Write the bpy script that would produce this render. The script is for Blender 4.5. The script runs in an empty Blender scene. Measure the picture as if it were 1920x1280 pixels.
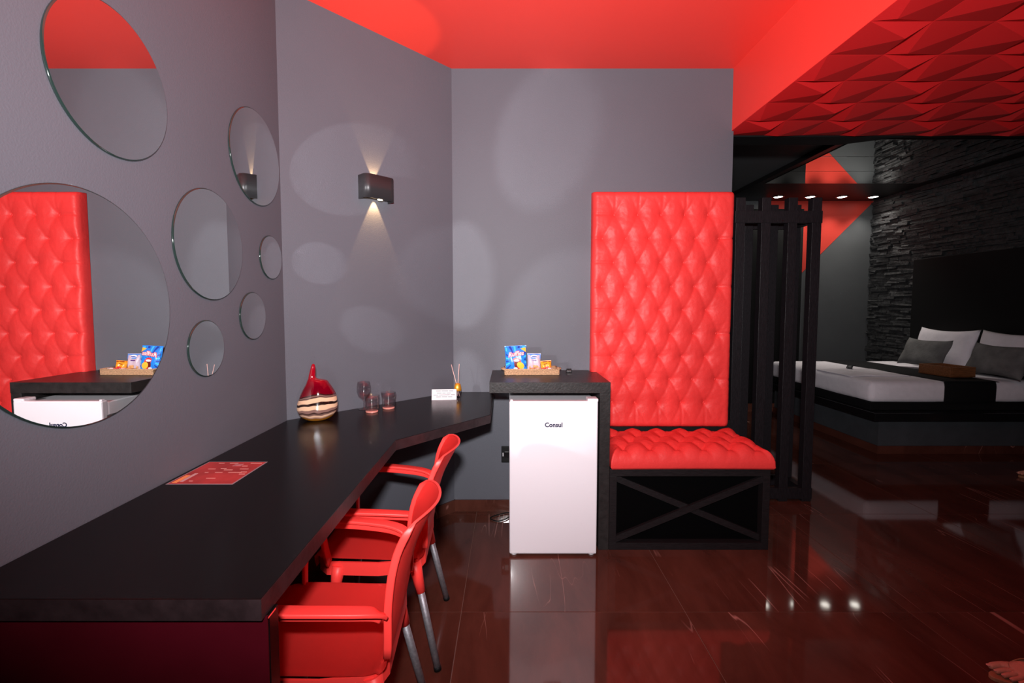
import bpy, bmesh, math, random
from mathutils import Vector, Matrix, noise

sc = bpy.context.scene
C = sc.collection
PI = math.pi

# ------------------------------------------------------------------ camera
cam_d = bpy.data.cameras.new('camera')
cam = bpy.data.objects.new('camera', cam_d)
C.objects.link(cam)
cam.location = (0, 0, 1.374)
cam.rotation_euler = (math.radians(90 - 3.43), 0, 0)
cam_d.sensor_fit = 'HORIZONTAL'
cam_d.sensor_width = 36.0
cam_d.lens = 884.75 / 1920 * 36.0
cam_d.shift_x = (960 - 953) / 1920
cam_d.shift_y = -(640 - 629) / 1920
cam_d.clip_start = 0.02
sc.camera = cam

# ------------------------------------------------------------------ world, flash, exposure
w = bpy.data.worlds.new('world')
sc.world = w
w.use_nodes = True
w.node_tree.nodes['Background'].inputs[0].default_value = (0.02, 0.02, 0.022, 1)
w.node_tree.nodes['Background'].inputs[1].default_value = 0.3

fl = bpy.data.lights.new('camera_flash', 'AREA')
fl.shape = 'DISK'
fl.size = 0.10
fl.energy = 83
fl.spread = math.radians(131)
fl.color = (1.0, 0.97, 0.98)
flo = bpy.data.objects.new('camera_flash', fl)
C.objects.link(flo)
flo.location = (-0.03, -0.08, 1.63)
flo.rotation_euler = (math.radians(103), 0, 0)

sc.view_settings.view_transform = 'Standard'
sc.view_settings.look = 'None'
sc.view_settings.exposure = 0.0
sc.view_settings.gamma = 1.0
sc.view_settings.use_curve_mapping = False
cy = sc.cycles
cy.use_denoising = True
cy.max_bounces = 8
cy.diffuse_bounces = 3
cy.glossy_bounces = 6
cy.transmission_bounces = 8
cy.caustics_reflective = True
cy.caustics_refractive = True
cy.sample_clamp_indirect = 0
cy.blur_glossy = 0.0
cy.use_guiding = True
cy.use_surface_guiding = True


# ------------------------------------------------------------------ helpers
def lin(c):
    c = c / 255.0
    return c / 12.92 if c <= 0.04045 else ((c + 0.055) / 1.055) ** 2.4


def rgb(r, g, b):
    return (lin(r), lin(g), lin(b), 1.0)


MATS = {}


def mat(name, col, rough=0.5, metal=0.0, spec=0.5, bump=None, var=None, coat=0.0, emit=None, trans=0.0, ior=1.45, aniso_grain=None):
    """procedural principled material; bump=(scale, strength, detail), var=(scale, amount)"""
    if name in MATS:
        return MATS[name]
    m = bpy.data.materials.new(name)
    m.use_nodes = True
    nt = m.node_tree
    b = nt.nodes['Principled BSDF']
    b.inputs['Base Color'].default_value = col
    b.inputs['Roughness'].default_value = rough
    b.inputs['Metallic'].default_value = metal
    b.inputs['Specular IOR Level'].default_value = spec
    b.inputs['Coat Weight'].default_value = coat
    b.inputs['Coat Roughness'].default_value = 0.08
    b.inputs['Transmission Weight'].default_value = trans
    b.inputs['IOR'].default_value = ior
    if emit:
        b.inputs['Emission Color'].default_value = emit[0]
        b.inputs['Emission Strength'].default_value = emit[1]
    tc = nt.nodes.new('ShaderNodeTexCoord')
    src = tc.outputs['Object']
    if aniso_grain:
        mp = nt.nodes.new('ShaderNodeMapping')
        mp.inputs['Scale'].default_value = aniso_grain
        nt.links.new(src, mp.inputs['Vector'])
        src = mp.outputs['Vector']
    if var:
        n = nt.nodes.new('ShaderNodeTexNoise')
        n.inputs['Scale'].default_value = var[0]
        n.inputs['Detail'].default_value = 6
        nt.links.new(src, n.inputs['Vector'])
        r = nt.nodes.new('ShaderNodeValToRGB')
        a = var[1]
        r.color_ramp.elements[0].position = 0.3
        r.color_ramp.elements[1].position = 0.7
        r.color_ramp.elements[0].color = (col[0] * (1 - a), col[1] * (1 - a), col[2] * (1 - a), 1)
        r.color_ramp.elements[1].color = (min(1, col[0] * (1 + a)), min(1, col[1] * (1 + a)), min(1, col[2] * (1 + a)), 1)
        nt.links.new(n.outputs['Fac'], r.inputs['Fac'])
        nt.links.new(r.outputs['Color'], b.inputs['Base Color'])
    if bump:
        n = nt.nodes.new('ShaderNodeTexNoise')
        n.inputs['Scale'].default_value = bump[0]
        n.inputs['Detail'].default_value = bump[2] if len(bump) > 2 else 3
        nt.links.new(src, n.inputs['Vector'])
        bp = nt.nodes.new('ShaderNodeBump')
        bp.inputs['Strength'].default_value = bump[1]
        bp.inputs['Distance'].default_value = 0.01
        nt.links.new(n.outputs['Fac'], bp.inputs['Height'])
        nt.links.new(bp.outputs['Normal'], b.inputs['Normal'])
    MATS[name] = m
    return m


def marble():
    m = bpy.data.materials.new('brown_marble')
    m.use_nodes = True
    nt = m.node_tree
    L = nt.links.new
    b = nt.nodes['Principled BSDF']
    b.inputs['Roughness'].default_value = 0.055
    b.inputs['Specular IOR Level'].default_value = 0.42
    tc = nt.nodes.new('ShaderNodeTexCoord')
    oi = nt.nodes.new('ShaderNodeObjectInfo')
    sc_ = nt.nodes.new('ShaderNodeVectorMath'); sc_.operation = 'SCALE'
    sc_.inputs['Scale'].default_value = 37.0
    cmb = nt.nodes.new('ShaderNodeCombineXYZ')
    L(oi.outputs['Random'], cmb.inputs[0]); L(oi.outputs['Random'], cmb.inputs[1])
    L(cmb.outputs[0], sc_.inputs[0])
    ad = nt.nodes.new('ShaderNodeVectorMath')
    L(tc.outputs['Object'], ad.inputs[0]); L(sc_.outputs[0], ad.inputs[1])
    mp = nt.nodes.new('ShaderNodeMapping')
    mp.inputs['Rotation'].default_value = (0, 0, 0.25)
    mp.inputs['Scale'].default_value = (1.6, 0.55, 1)
    L(ad.outputs[0], mp.inputs['Vector'])
    n1 = nt.nodes.new('ShaderNodeTexNoise')
    n1.inputs['Scale'].default_value = 2.6; n1.inputs['Detail'].default_value = 9
    n1.inputs['Roughness'].default_value = 0.62; n1.inputs['Distortion'].default_value = 0.5
    L(mp.outputs[0], n1.inputs['Vector'])
    r1 = nt.nodes.new('ShaderNodeValToRGB')
    e = r1.color_ramp.elements
    e[0].position = 0.25; e[0].color = (0.050, 0.0145, 0.0095, 1)
    e[1].position = 0.8; e[1].color = (0.138, 0.045, 0.031, 1)
    L(n1.outputs['Fac'], r1.inputs['Fac'])
    # thin pale veins: |noise - 0.5| below a threshold
    col = r1.outputs['Color']
    for scale, width, rot, xs, c in ((1.0, 0.0022, 0.12, (2.6, 0.16, 1), (0.40, 0.19, 0.16, 1)), (1.5, 0.0014, -0.35, (2.2, 0.18, 1), (0.26, 0.12, 0.095, 1))):
        mp2 = nt.nodes.new('ShaderNodeMapping')
        mp2.inputs['Rotation'].default_value = (0, 0, rot); mp2.inputs['Scale'].default_value = xs
        L(ad.outputs[0], mp2.inputs['Vector'])
        n2 = nt.nodes.new('ShaderNodeTexNoise')
        n2.inputs['Scale'].default_value = scale; n2.inputs['Detail'].default_value = 3
        n2.inputs['Roughness'].default_value = 0.45
        L(mp2.outputs[0], n2.inputs['Vector'])
        s = nt.nodes.new('ShaderNodeMath'); s.operation = 'SUBTRACT'; s.inputs[1].default_value = 0.5
        L(n2.outputs['Fac'], s.inputs[0])
        a = nt.nodes.new('ShaderNodeMath'); a.operation = 'ABSOLUTE'; L(s.outputs[0], a.inputs[0])
        rm = nt.nodes.new('ShaderNodeMapRange')
        rm.inputs['From Min'].default_value = 0; rm.inputs['From Max'].default_value = width
        rm.inputs['To Min'].default_value = 1; rm.inputs['To Max'].default_value = 0
        L(a.outputs[0], rm.inputs['Value'])
        # break the veins up
        n3 = nt.nodes.new('ShaderNodeTexNoise'); n3.inputs['Scale'].default_value = 2.2
        L(ad.outputs[0], n3.inputs['Vector'])
        r3 = nt.nodes.new('ShaderNodeMapRange')
        r3.inputs['From Min'].default_value = 0.53; r3.inputs['From Max'].default_value = 0.63
        L(n3.outputs['Fac'], r3.inputs['Value'])
        mu = nt.nodes.new('ShaderNodeMath'); mu.operation = 'MULTIPLY'
        L(rm.outputs[0], mu.inputs[0]); L(r3.outputs[0], mu.inputs[1])
        mx = nt.nodes.new('ShaderNodeMixRGB'); mx.inputs['Color2'].default_value = c
        L(mu.outputs[0], mx.inputs['Fac']); L(col, mx.inputs['Color1'])
        col = mx.outputs['Color']
    L(col, b.inputs['Base Color'])
    return m


M_wall = mat('grey_paint', (0.102, 0.104, 0.124, 1), 0.55, bump=(220, 0.12), var=(1.5, 0.04), spec=0.35)
M_bedwall = mat('dark_grey_paint', (0.085, 0.09, 0.095, 1), 0.5, bump=(180, 0.12), var=(2, 0.06), spec=0.35)
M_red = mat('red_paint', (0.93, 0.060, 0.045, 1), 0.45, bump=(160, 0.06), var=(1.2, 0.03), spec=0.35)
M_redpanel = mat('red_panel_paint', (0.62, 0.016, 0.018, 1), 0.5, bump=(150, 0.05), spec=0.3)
M_redwall = mat('bedroom_red_paint', (0.55, 0.045, 0.032, 1), 0.5, bump=(160, 0.06), spec=0.3)
M_black = mat('black_wood', (0.0035, 0.0024, 0.0024, 1), 0.24, bump=(60, 0.02, 5), var=(40, 0.35), spec=0.2, aniso_grain=(1, 8, 8))
M_blackedge = mat('black_edge_band', (0.02, 0.017, 0.017, 1), 0.38, bump=(80, 0.1), var=(30, 0.3), spec=0.45)
M_pureblack = mat('matt_black', (0.006, 0.006, 0.0065, 1), 0.6, bump=(90, 0.05), spec=0.25)
M_gloss_black = mat('gloss_black', (0.008, 0.008, 0.009, 1), 0.2, bump=(8, 0.01), spec=0.5)
M_leather = mat('red_leather', (0.74, 0.042, 0.040, 1), 0.46, bump=(35, 0.25, 6), var=(6, 0.05), spec=0.3)
M_plastic = mat('red_plastic', (0.94, 0.050, 0.044, 1), 0.42, bump=(600, 0.05), spec=0.42)
M_steel = mat('brushed_steel', (0.30, 0.30, 0.33, 1), 0.5, metal=0.6, bump=(200, 0.1), var=(90, 0.2))
M_chrome = mat('chrome', (0.8, 0.8, 0.82, 1), 0.12, metal=1.0, bump=(100, 0.01))
M_mirror = mat('mirror_silver', (0.76, 0.78, 0.77, 1), 0.0, metal=1.0)
M_medge = mat('mirror_glass_edge', (0.015, 0.028, 0.025, 1), 0.06, spec=0.8, coat=0.4)
M_white = mat('white_enamel', (0.84, 0.80, 0.85, 1), 0.22, bump=(300, 0.015), spec=0.5, coat=0.3)
M_sheet = mat('white_sheet', (0.86, 0.82, 0.88, 1), 0.85, bump=(14, 0.35, 4), var=(20, 0.03), spec=0.2)
M_greyfab = mat('grey_velvet', (0.15, 0.15, 0.15, 1), 0.75, bump=(60, 0.3), var=(9, 0.25), spec=0.3)
M_blackfab = mat('black_runner_cloth', (0.007, 0.007, 0.008, 1), 0.8, bump=(120, 0.3), spec=0.2)
M_grout = mat('floor_grout', (0.16, 0.085, 0.065, 1), 0.7, bump=(90, 0.2))
M_marble = marble()
M_stone = mat('black_ledge_stone', (0.035, 0.036, 0.038, 1), 0.55, bump=(45, 0.8, 6), var=(22, 0.4), spec=0.4)
M_wicker = mat('wicker', (0.50, 0.30, 0.17, 1), 0.55, bump=(250, 0.3), var=(120, 0.3))
M_wood = mat('brown_wood', (0.20, 0.075, 0.028, 1), 0.45, bump=(30, 0.2), var=(14, 0.4), aniso_grain=(1, 8, 8))
def thin_glass(name, tint, gloss=1.0):
    m = bpy.data.materials.new(name)
    m.use_nodes = True
    nt = m.node_tree
    nt.nodes.remove(nt.nodes['Principled BSDF'])
    out = nt.nodes['Material Output']
    tr = nt.nodes.new('ShaderNodeBsdfTransparent'); tr.inputs[0].default_value = tint
    gl = nt.nodes.new('ShaderNodeBsdfGlossy'); gl.inputs['Roughness'].default_value = 0.03
    fw = nt.nodes.new('ShaderNodeLayerWeight'); fw.inputs['Blend'].default_value = 0.5
    pw = nt.nodes.new('ShaderNodeMath'); pw.operation = 'POWER'; pw.inputs[1].default_value = 3.5
    nt.links.new(fw.outputs['Facing'], pw.inputs[0])
    lw = nt.nodes.new('ShaderNodeMath'); lw.operation = 'MULTIPLY_ADD'; lw.inputs[1].default_value = 0.7; lw.inputs[2].default_value = 0.08
    nt.links.new(pw.outputs[0], lw.inputs[0])
    n = nt.nodes.new('ShaderNodeTexNoise'); n.inputs['Scale'].default_value = 40
    b = nt.nodes.new('ShaderNodeBump'); b.inputs['Strength'].default_value = 0.03
    nt.links.new(n.outputs['Fac'], b.inputs['Height']); nt.links.new(b.outputs['Normal'], gl.inputs['Normal'])
    mx = nt.nodes.new('ShaderNodeMixShader')
    nt.links.new(lw.outputs[0], mx.inputs[0]); nt.links.new(tr.outputs[0], mx.inputs[1]); nt.links.new(gl.outputs[0], mx.inputs[2])
    nt.links.new(mx.outputs[0], out.inputs['Surface'])
    return m


M_glass = thin_glass('clear_glass', (0.95, 0.93, 0.94, 1))
M_pinkglass = mat('pink_glass_base', (0.85, 0.34, 0.28, 1), 0.08, trans=0.35, ior=1.5, bump=(20, 0.02))
M_paper = mat('white_card', (0.66, 0.62, 0.66, 1), 0.6, bump=(200, 0.03))
M_ink = mat('grey_ink', (0.16, 0.14, 0.16, 1), 0.7, bump=(200, 0.02))
M_concrete = mat('bed_plinth_paint', (0.05, 0.055, 0.063, 1), 0.6, bump=(60, 0.2), var=(7, 0.12))
M_skin = mat('skin', (0.55, 0.27, 0.19, 1), 0.5, bump=(120, 0.2), var=(14, 0.08), spec=0.4)
M_nail = mat('toe_nail', (0.66, 0.32, 0.27, 1), 0.25, bump=(60, 0.02))
M_tan = mat('tan_leather', (0.35, 0.19, 0.10, 1), 0.55, bump=(90, 0.2), var=(25, 0.15))
M_darkcloth = mat('dark_cloth', (0.012, 0.012, 0.016, 1), 0.85, bump=(150, 0.3))
M_hair = mat('dark_hair', (0.012, 0.008, 0.006, 1), 0.45, bump=(90, 0.6))


def bm_new():
    return bmesh.new()


def add_box(bm, x0, x1, y0, y1, z0, z1, bev=0.0):
    r = bmesh.ops.create_cube(bm, size=1.0)
    vs = r['verts']
    for v in vs:
        v.co = Vector(((x0 + x1) / 2 + v.co.x * (x1 - x0), (y0 + y1) / 2 + v.co.y * (y1 - y0), (z0 + z1) / 2 + v.co.z * (z1 - z0)))
    if bev > 0:
        es = list({e for v in vs for e in v.link_edges})
        bmesh.ops.bevel(bm, geom=es, offset=bev, segments=2, affect='EDGES', profile=0.5)
    return vs


def add_prism(bm, pts, z0, z1, bev=0.0):
    """vertical prism over a polygon of (x, y)"""
    a = [bm.verts.new((x, y, z0)) for x, y in pts]
    b = [bm.verts.new((x, y, z1)) for x, y in pts]
    n = len(pts)
    fs = [bm.faces.new(list(reversed(a))), bm.faces.new(b)]
    for i in range(n):
        fs.append(bm.faces.new((a[i], a[(i + 1) % n], b[(i + 1) % n], b[i])))
    bmesh.ops.recalc_face_normals(bm, faces=fs)
    if bev > 0:
        es = list({e for f in fs for e in f.edges})
        bmesh.ops.bevel(bm, geom=es, offset=bev, segments=2, affect='EDGES', profile=0.5)


def add_lathe(bm, prof, seg=32, cx=0.0, cy_=0.0, close=True):
    """revolve (r, z) profile about z"""
    rings = []
    for r, z in prof:
        if r < 1e-6:
            rings.append([bm.verts.new((cx, cy_, z))])
        else:
            rings.append([bm.verts.new((cx + r * math.cos(2 * PI * i / seg), cy_ + r * math.sin(2 * PI * i / seg), z)) for i in range(seg)])
    fs = []
    for a, b in zip(rings, rings[1:]):
        for i in range(seg):
            j = (i + 1) % seg
            if len(a) == 1 and len(b) == 1:
                continue
            if len(a) == 1:
                fs.append(bm.faces.new((a[0], b[i], b[j])))
            elif len(b) == 1:
                fs.append(bm.faces.new((a[i], a[j], b[0])))
            else:
                fs.append(bm.faces.new((a[i], a[j], b[j], b[i])))
    bmesh.ops.recalc_face_normals(bm, faces=fs)
    for f in fs:
        f.smooth = True


def add_sweep(bm, pts, section, ups=None, cap=True, smooth=True, scales=None):
    """sweep a closed 2-D section [(a, b)] along points; a along 'side', b along 'up'"""
    pts = [Vector(p) for p in pts]
    n = len(pts)
    rings = []
    for i, p in enumerate(pts):
        t = (pts[min(i + 1, n - 1)] - pts[max(i - 1, 0)]).normalized()
        up = Vector(ups[i]) if ups else Vector((0, 0, 1))
        if abs(t.dot(up)) > 0.98:
            up = Vector((0, 1, 0))
        side = t.cross(up).normalized()
        up2 = side.cross(t).normalized()
        k = scales[i] if scales else 1.0
        rings.append([bm.verts.new(p + side * a * k + up2 * b * k) for a, b in section])
    m = len(section)
    fs = []
    for A, B in zip(rings, rings[1:]):
        for i in range(m):
            fs.append(bm.faces.new((A[i], A[(i + 1) % m], B[(i + 1) % m], B[i])))
    for f in fs:
        f.smooth = smooth
    if cap:
        fs.append(bm.faces.new(list(reversed(rings[0]))))
        fs.append(bm.faces.new(rings[-1]))
    bmesh.ops.recalc_face_normals(bm, faces=fs)
    return rings


def circle_sec(r, n=12):
    return [(r * math.cos(2 * PI * i / n), r * math.sin(2 * PI * i / n)) for i in range(n)]


def rrect_sec(w_, h_, r, n=3):
    out = []
    for cx, cz, a0 in ((w_ / 2 - r, h_ / 2 - r, 0), (-w_ / 2 + r, h_ / 2 - r, PI / 2), (-w_ / 2 + r, -h_ / 2 + r, PI), (w_ / 2 - r, -h_ / 2 + r, 1.5 * PI)):
        for k in range(n + 1):
            a = a0 + PI / 2 * k / n
            out.append((cx + r * math.cos(a), cz + r * math.sin(a)))
    return out


def add_grid(bm, nu, nv, fn, smooth=True):
    vs = [[bm.verts.new(fn(i / nu, j / nv)) for j in range(nv + 1)] for i in range(nu + 1)]
    for i in range(nu):
        for j in range(nv):
            f = bm.faces.new((vs[i][j], vs[i + 1][j], vs[i + 1][j + 1], vs[i][j + 1]))
            f.smooth = smooth
    return vs


def catmull(pts, per=6):
    P = [Vector(p) for p in pts]
    P = [P[0] * 2 - P[1]] + P + [P[-1] * 2 - P[-2]]
    out = []
    for i in range(1, len(P) - 2):
        for k in range(per):
            t = k / per
            a, b, c, d = P[i - 1], P[i], P[i + 1], P[i + 2]
            out.append(0.5 * ((2 * b) + (c - a) * t + (2 * a - 5 * b + 4 * c - d) * t * t + (3 * b - a - 3 * c + d) * t ** 3))
    out.append(P[-2])
    return out


def obj(name, bm, material, parent=None, smooth_angle=None):
    me = bpy.data.meshes.new(name)
    bm.to_mesh(me)
    bm.free()
    me.materials.append(material)
    o = bpy.data.objects.new(name, me)
    C.objects.link(o)
    if parent is not None:
        o.parent = parent
    return o


def shared(name, me, parent=None, loc=(0, 0, 0), rot=(0, 0, 0)):
    o = bpy.data.objects.new(name, me)
    C.objects.link(o)
    o.location = loc
    o.rotation_euler = rot
    if parent is not None:
        o.parent = parent
    return o


def mesh_of(name, bm, material):
    me = bpy.data.meshes.new(name)
    bm.to_mesh(me)
    bm.free()
    me.materials.append(material)
    return me


def boxo(name, x0, x1, y0, y1, z0, z1, material, parent=None, bev=0.0):
    bm = bm_new()
    add_box(bm, x0, x1, y0, y1, z0, z1, bev)
    return obj(name, bm, material, parent)


def tag(o, label, cat, group=None):
    o['label'] = label
    o['category'] = cat
    if group:
        o['group'] = group
    return o


def struct(o, label=None):
    o['kind'] = 'structure'
    if label:
        o['label'] = label
    return o


def thing(name, label, cat, loc=(0, 0, 0), rotz=0.0, group=None):
    o = bpy.data.objects.new(name, None)
    o.empty_display_size = 0.05
    C.objects.link(o)
    o.location = loc
    o.rotation_euler = (0, 0, rotz)
    return tag(o, label, cat, group)


def dup(root, loc, rotz, label, group=None):
    r = root.copy()
    C.objects.link(r)
    r.location = loc
    r.rotation_euler = (0, 0, rotz)
    r['label'] = label
    if group:
        r['group'] = group
    for ch in list(root.children):
        c = ch.copy()
        C.objects.link(c)
        c.parent = r
        for g in ch.children:
            d = g.copy()
            C.objects.link(d)
            d.parent = c
    return r


def text_mesh(name, body, size, material, parent, loc, rot, extrude=0.0004, shear=0.0, align='CENTER', offset=0.0, spacing=1.0):
    cu = bpy.data.curves.new(name, 'FONT')
    cu.body = body
    cu.size = size
    cu.align_x = align
    cu.align_y = 'CENTER'
    cu.extrude = extrude
    cu.shear = shear
    cu.offset = offset
    cu.space_character = spacing
    cu.resolution_u = 4
    tmp = bpy.data.objects.new(name + '_tmp', cu)
    C.objects.link(tmp)
    bpy.context.view_layer.update()
    me = bpy.data.meshes.new_from_object(tmp.evaluated_get(bpy.context.evaluated_depsgraph_get()))
    bpy.data.objects.remove(tmp)
    bpy.data.curves.remove(cu)
    me.materials.clear()
    me.materials.append(material)
    return shared(name, me, parent, loc, rot)


# ------------------------------------------------------------------ key dimensions
XL = -1.107            # left wall
P1 = (-1.107, 2.331)   # corner left wall / angled wall
P2 = (-0.364, 3.119)   # corner angled wall / back wall
YB = 3.119             # back wall
XE = 1.454             # end of the back wall
XB = 1.443             # beam face
ZC = 2.90              # red ceiling
ZB = 2.512             # beam underside
YR = -2.3              # wall behind the camera
XS = 5.17              # stone wall
YF = 6.76              # far bedroom wall
ZF = 2.87              # bedroom ceiling
YD = 3.20              # far edge of the dropped ceiling

# ------------------------------------------------------------------ structure: floor with tiles
fb = boxo('floor', XL - 0.2, XS + 0.3, YR - 0.1, YF + 0.2, -0.06, -0.0015, M_grout)
struct(fb, 'polished brown marble floor in large square tiles')
T = 1.012
bm = bm_new()
add_box(bm, 0.0013, T - 0.0013, 0.0013, T - 0.0013, -0.012, 0.0, 0.0008)
tile_me = mesh_of('floor_tile', bm, M_marble)
for i in range(-2, 5):
    for j in range(-5, 5):
        shared('floor_tile', tile_me, fb, (0.80 + i * T, 2.055 + j * T, 0))

# walls -------------------------------------------------------------
struct(boxo('wall_left', XL - 0.12, XL, YR, P1[1], 0, ZC, M_wall), 'grey painted wall carrying seven round mirrors')
bm = bm_new()
add_prism(bm, [P1, P2, (P2[0] - 0.09, P2[1] + 0.14), (P1[0] - 0.12, P1[1] + 0.02)], 0, ZC)
struct(obj('wall_angled', bm, M_wall), 'grey painted wall set at an angle across the corner')
struct(boxo('wall_back', P2[0] - 0.09, XE, YB, YB + 0.06, 0, ZC, M_wall), 'grey painted back wall behind the fridge and tall seat')
struct(boxo('wall_behind_back', P2[0] - 0.09, XE - 0.02, YB + 0.06, YB + 0.10, 0, ZC, M_bedwall))
struct(boxo('wall_rear', XL - 0.12, XS + 0.2, YR - 0.1, YR, 0, ZC, M_wall))
struct(boxo('wall_right', XS, XS + 0.2, YR, 3.6, 0, ZC, M_bedwall))
struct(boxo('wall_far', 0.9, XS + 0.2, YF, YF + 0.1, 0, ZC + 0.2, M_bedwall), 'dark grey bedroom wall with a red painted shape')
struct(boxo('wall_bedroom_side', 0.9, 1.0, YB + 0.1, YF, 0, ZC + 0.2, M_bedwall))

# ceilings ------------------------------------------------------------
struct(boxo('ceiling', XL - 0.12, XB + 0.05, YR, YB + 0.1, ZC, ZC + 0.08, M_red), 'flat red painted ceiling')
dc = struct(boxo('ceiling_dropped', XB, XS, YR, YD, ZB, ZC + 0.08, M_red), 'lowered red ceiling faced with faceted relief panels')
struct(boxo('ceiling_bedroom', 0.9, XS + 0.1, YD, YF, ZF + 0.05, ZF + 0.13, M_bedwall))

# faceted relief panels (0.5 m), pyramids with shifted apexes ----------
APX = [((0.0, 0.25), (0.0, 0.25), (0.17, 0.06), 0.034), ((0.25, 0.5), (0.0, 0.25), (0.31, 0.19), 0.026),
       ((0.0, 0.25), (0.25, 0.5), (0.06, 0.44), 0.026), ((0.25, 0.5), (0.25, 0.5), (0.44, 0.31), 0.034)]


def relief(cells, g=0.0012):
    bm = bm_new()
    for (xa, xb), (ya, yb), (ax, ay), h in cells:
        a = [bm.verts.new(p) for p in ((xa + g, ya + g, 0), (xb - g, ya + g, 0), (xb - g, yb - g, 0), (xa + g, yb - g, 0))]
        t = [bm.verts.new((v.co.x, v.co.y, 0.02)) for v in a]
        p = bm.verts.new((ax, ay, -h))
        for k in range(4):
            bm.faces.new((a[(k + 1) % 4], a[k], p))
            bm.faces.new((a[k], a[(k + 1) % 4], t[(k + 1) % 4], t[k]))
    bmesh.ops.recalc_face_normals(bm, faces=bm.faces)
    return bm


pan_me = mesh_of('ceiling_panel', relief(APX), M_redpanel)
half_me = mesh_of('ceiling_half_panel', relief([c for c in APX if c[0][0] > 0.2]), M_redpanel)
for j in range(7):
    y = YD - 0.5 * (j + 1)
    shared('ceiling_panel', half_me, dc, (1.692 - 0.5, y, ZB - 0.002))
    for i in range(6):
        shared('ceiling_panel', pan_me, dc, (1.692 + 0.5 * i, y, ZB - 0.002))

# black strip behind the panels
bm = bm_new()
add_prism(bm, [(XE, YD + 0.002), (2.62, YD + 0.002), (2.3, 3.36), (XE, 3.36)], ZB - 0.01, ZF + 0.05)
struct(obj('trim_1', bm, M_pureblack), 'black strip behind the red relief panels')

# stone bands on the far right wall ------------------------------------
ws = struct(boxo('wall_stone', XS, XS + 0.2, 3.6, YF, 0, ZF + 0.05, M_stone), 'black split ledge stone wall behind the bed')
bm = bm_new()
rnd = random.Random(4)
z = 0.0
while z < ZF + 0.02:
    h = rnd.uniform(0.022, 0.042)
    y = 3.6 - rnd.uniform(0, 0.2)
    while y < YF:
        l = rnd.uniform(0.10, 0.36)
        d = rnd.uniform(0.012, 0.05)
        y0, y1 = max(3.6, y), min(YF, y + l)
        if y1 - y0 > 0.03:
            vs = add_box(bm, XS - d, XS + 0.01, y0 + 0.001, y1 - 0.001, z + 0.001, min(z + h - 0.001, ZF + 0.04))
            for v in vs:
                if v.co.x < XS:
                    v.co.x += rnd.uniform(-0.008, 0.008)
                    v.co.z += rnd.uniform(-0.004, 0.004)
                    v.co.y += rnd.uniform(-0.006, 0.006)
        y += l
    z += h
st = obj('stone_strips', bm, M_stone, ws)
st['kind'] = 'stuff'

# red painted shape on the far wall
bm = bm_new()
shape = [(5.16, 2.87), (3.90, 1.58), (3.64, 1.58), (3.64, 2.87)]
a = [bm.verts.new((x, YF - 0.003, z)) for x, z in shape]
b = [bm.verts.new((x, YF + 0.01, z)) for x, z in shape]
bm.faces.new(a)
for k in range(len(a)):
    bm.faces.new((a[k], b[k], b[(k + 1) % len(a)], a[(k + 1) % len(a)]))
bmesh.ops.recalc_face_normals(bm, faces=bm.faces)
rp = obj('red_painted_shape', bm, M_redwall, bpy.data.objects['wall_far'])
rp['label'] = 'bright red pointed shape painted on the dark wall'

tag(boxo('wall_panel', 1.05, 4.135, YF - 0.075, YF - 0.005, 0.0, 2.745, M_pureblack, None, 0.002), 'tall black panel on the far wall, seen between the slats', 'panel')

# black ceiling canopy above the bed with mirror panels -----------------
cp_ = struct(boxo('ceiling_canopy', 3.02, XS - 0.06, 4.2, YF - 0.002, ZF, ZF + 0.06, mat('satin_black_ceiling', (0.010, 0.009, 0.0095, 1), 0.38, bump=(60, 0.03), spec=0.35), bev=0.002), 'black ceiling field over the bed with mirror panels')
for (ya, yb, tilt) in ((5.285, 5.79, 0.0), (4.78, 5.278, 0.006), (4.30, 4.773, -0.004)):
    bm = bm_new()
    add_box(bm, 3.10, 4.92, ya, yb, ZF - 0.006, ZF + 0.001, 0.001)
    mp_ = obj('mirror_panel', bm, M_mirror, cp_)
    mp_.rotation_euler = (0, 0, 0)
# chrome strips put in as light streaks beside the mirrors
for ya, yb in ((5.30, 5.78), (4.80, 5.26)):
    boxo('light_streak_strip', 4.925, 4.94, ya, yb, ZF - 0.008, ZF + 0.002, M_chrome, cp_)

# baseboards ------------------------------------------------------------
M_base = M_marble
struct(boxo('baseboard_left', XL, XL + 0.012, YR, P1[1], 0, 0.078, M_base))
ud = Vector((P2[0] - P1[0], P2[1] - P1[1], 0)).normalized()
nd = Vector((ud.y, -ud.x, 0))
bm = bm_new()
q = [Vector((*P1, 0)), Vector((*P2, 0)), Vector((*P2, 0)) + nd * 0.012, Vector((*P1, 0)) + nd * 0.012]
add_prism(bm, [(v.x, v.y) for v in q], 0, 0.078)
struct(obj('baseboard_angled', bm, M_base))
struct(boxo('baseboard_back', P2[0], XE, YB - 0.012, YB, 0, 0.078, M_base))

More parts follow.
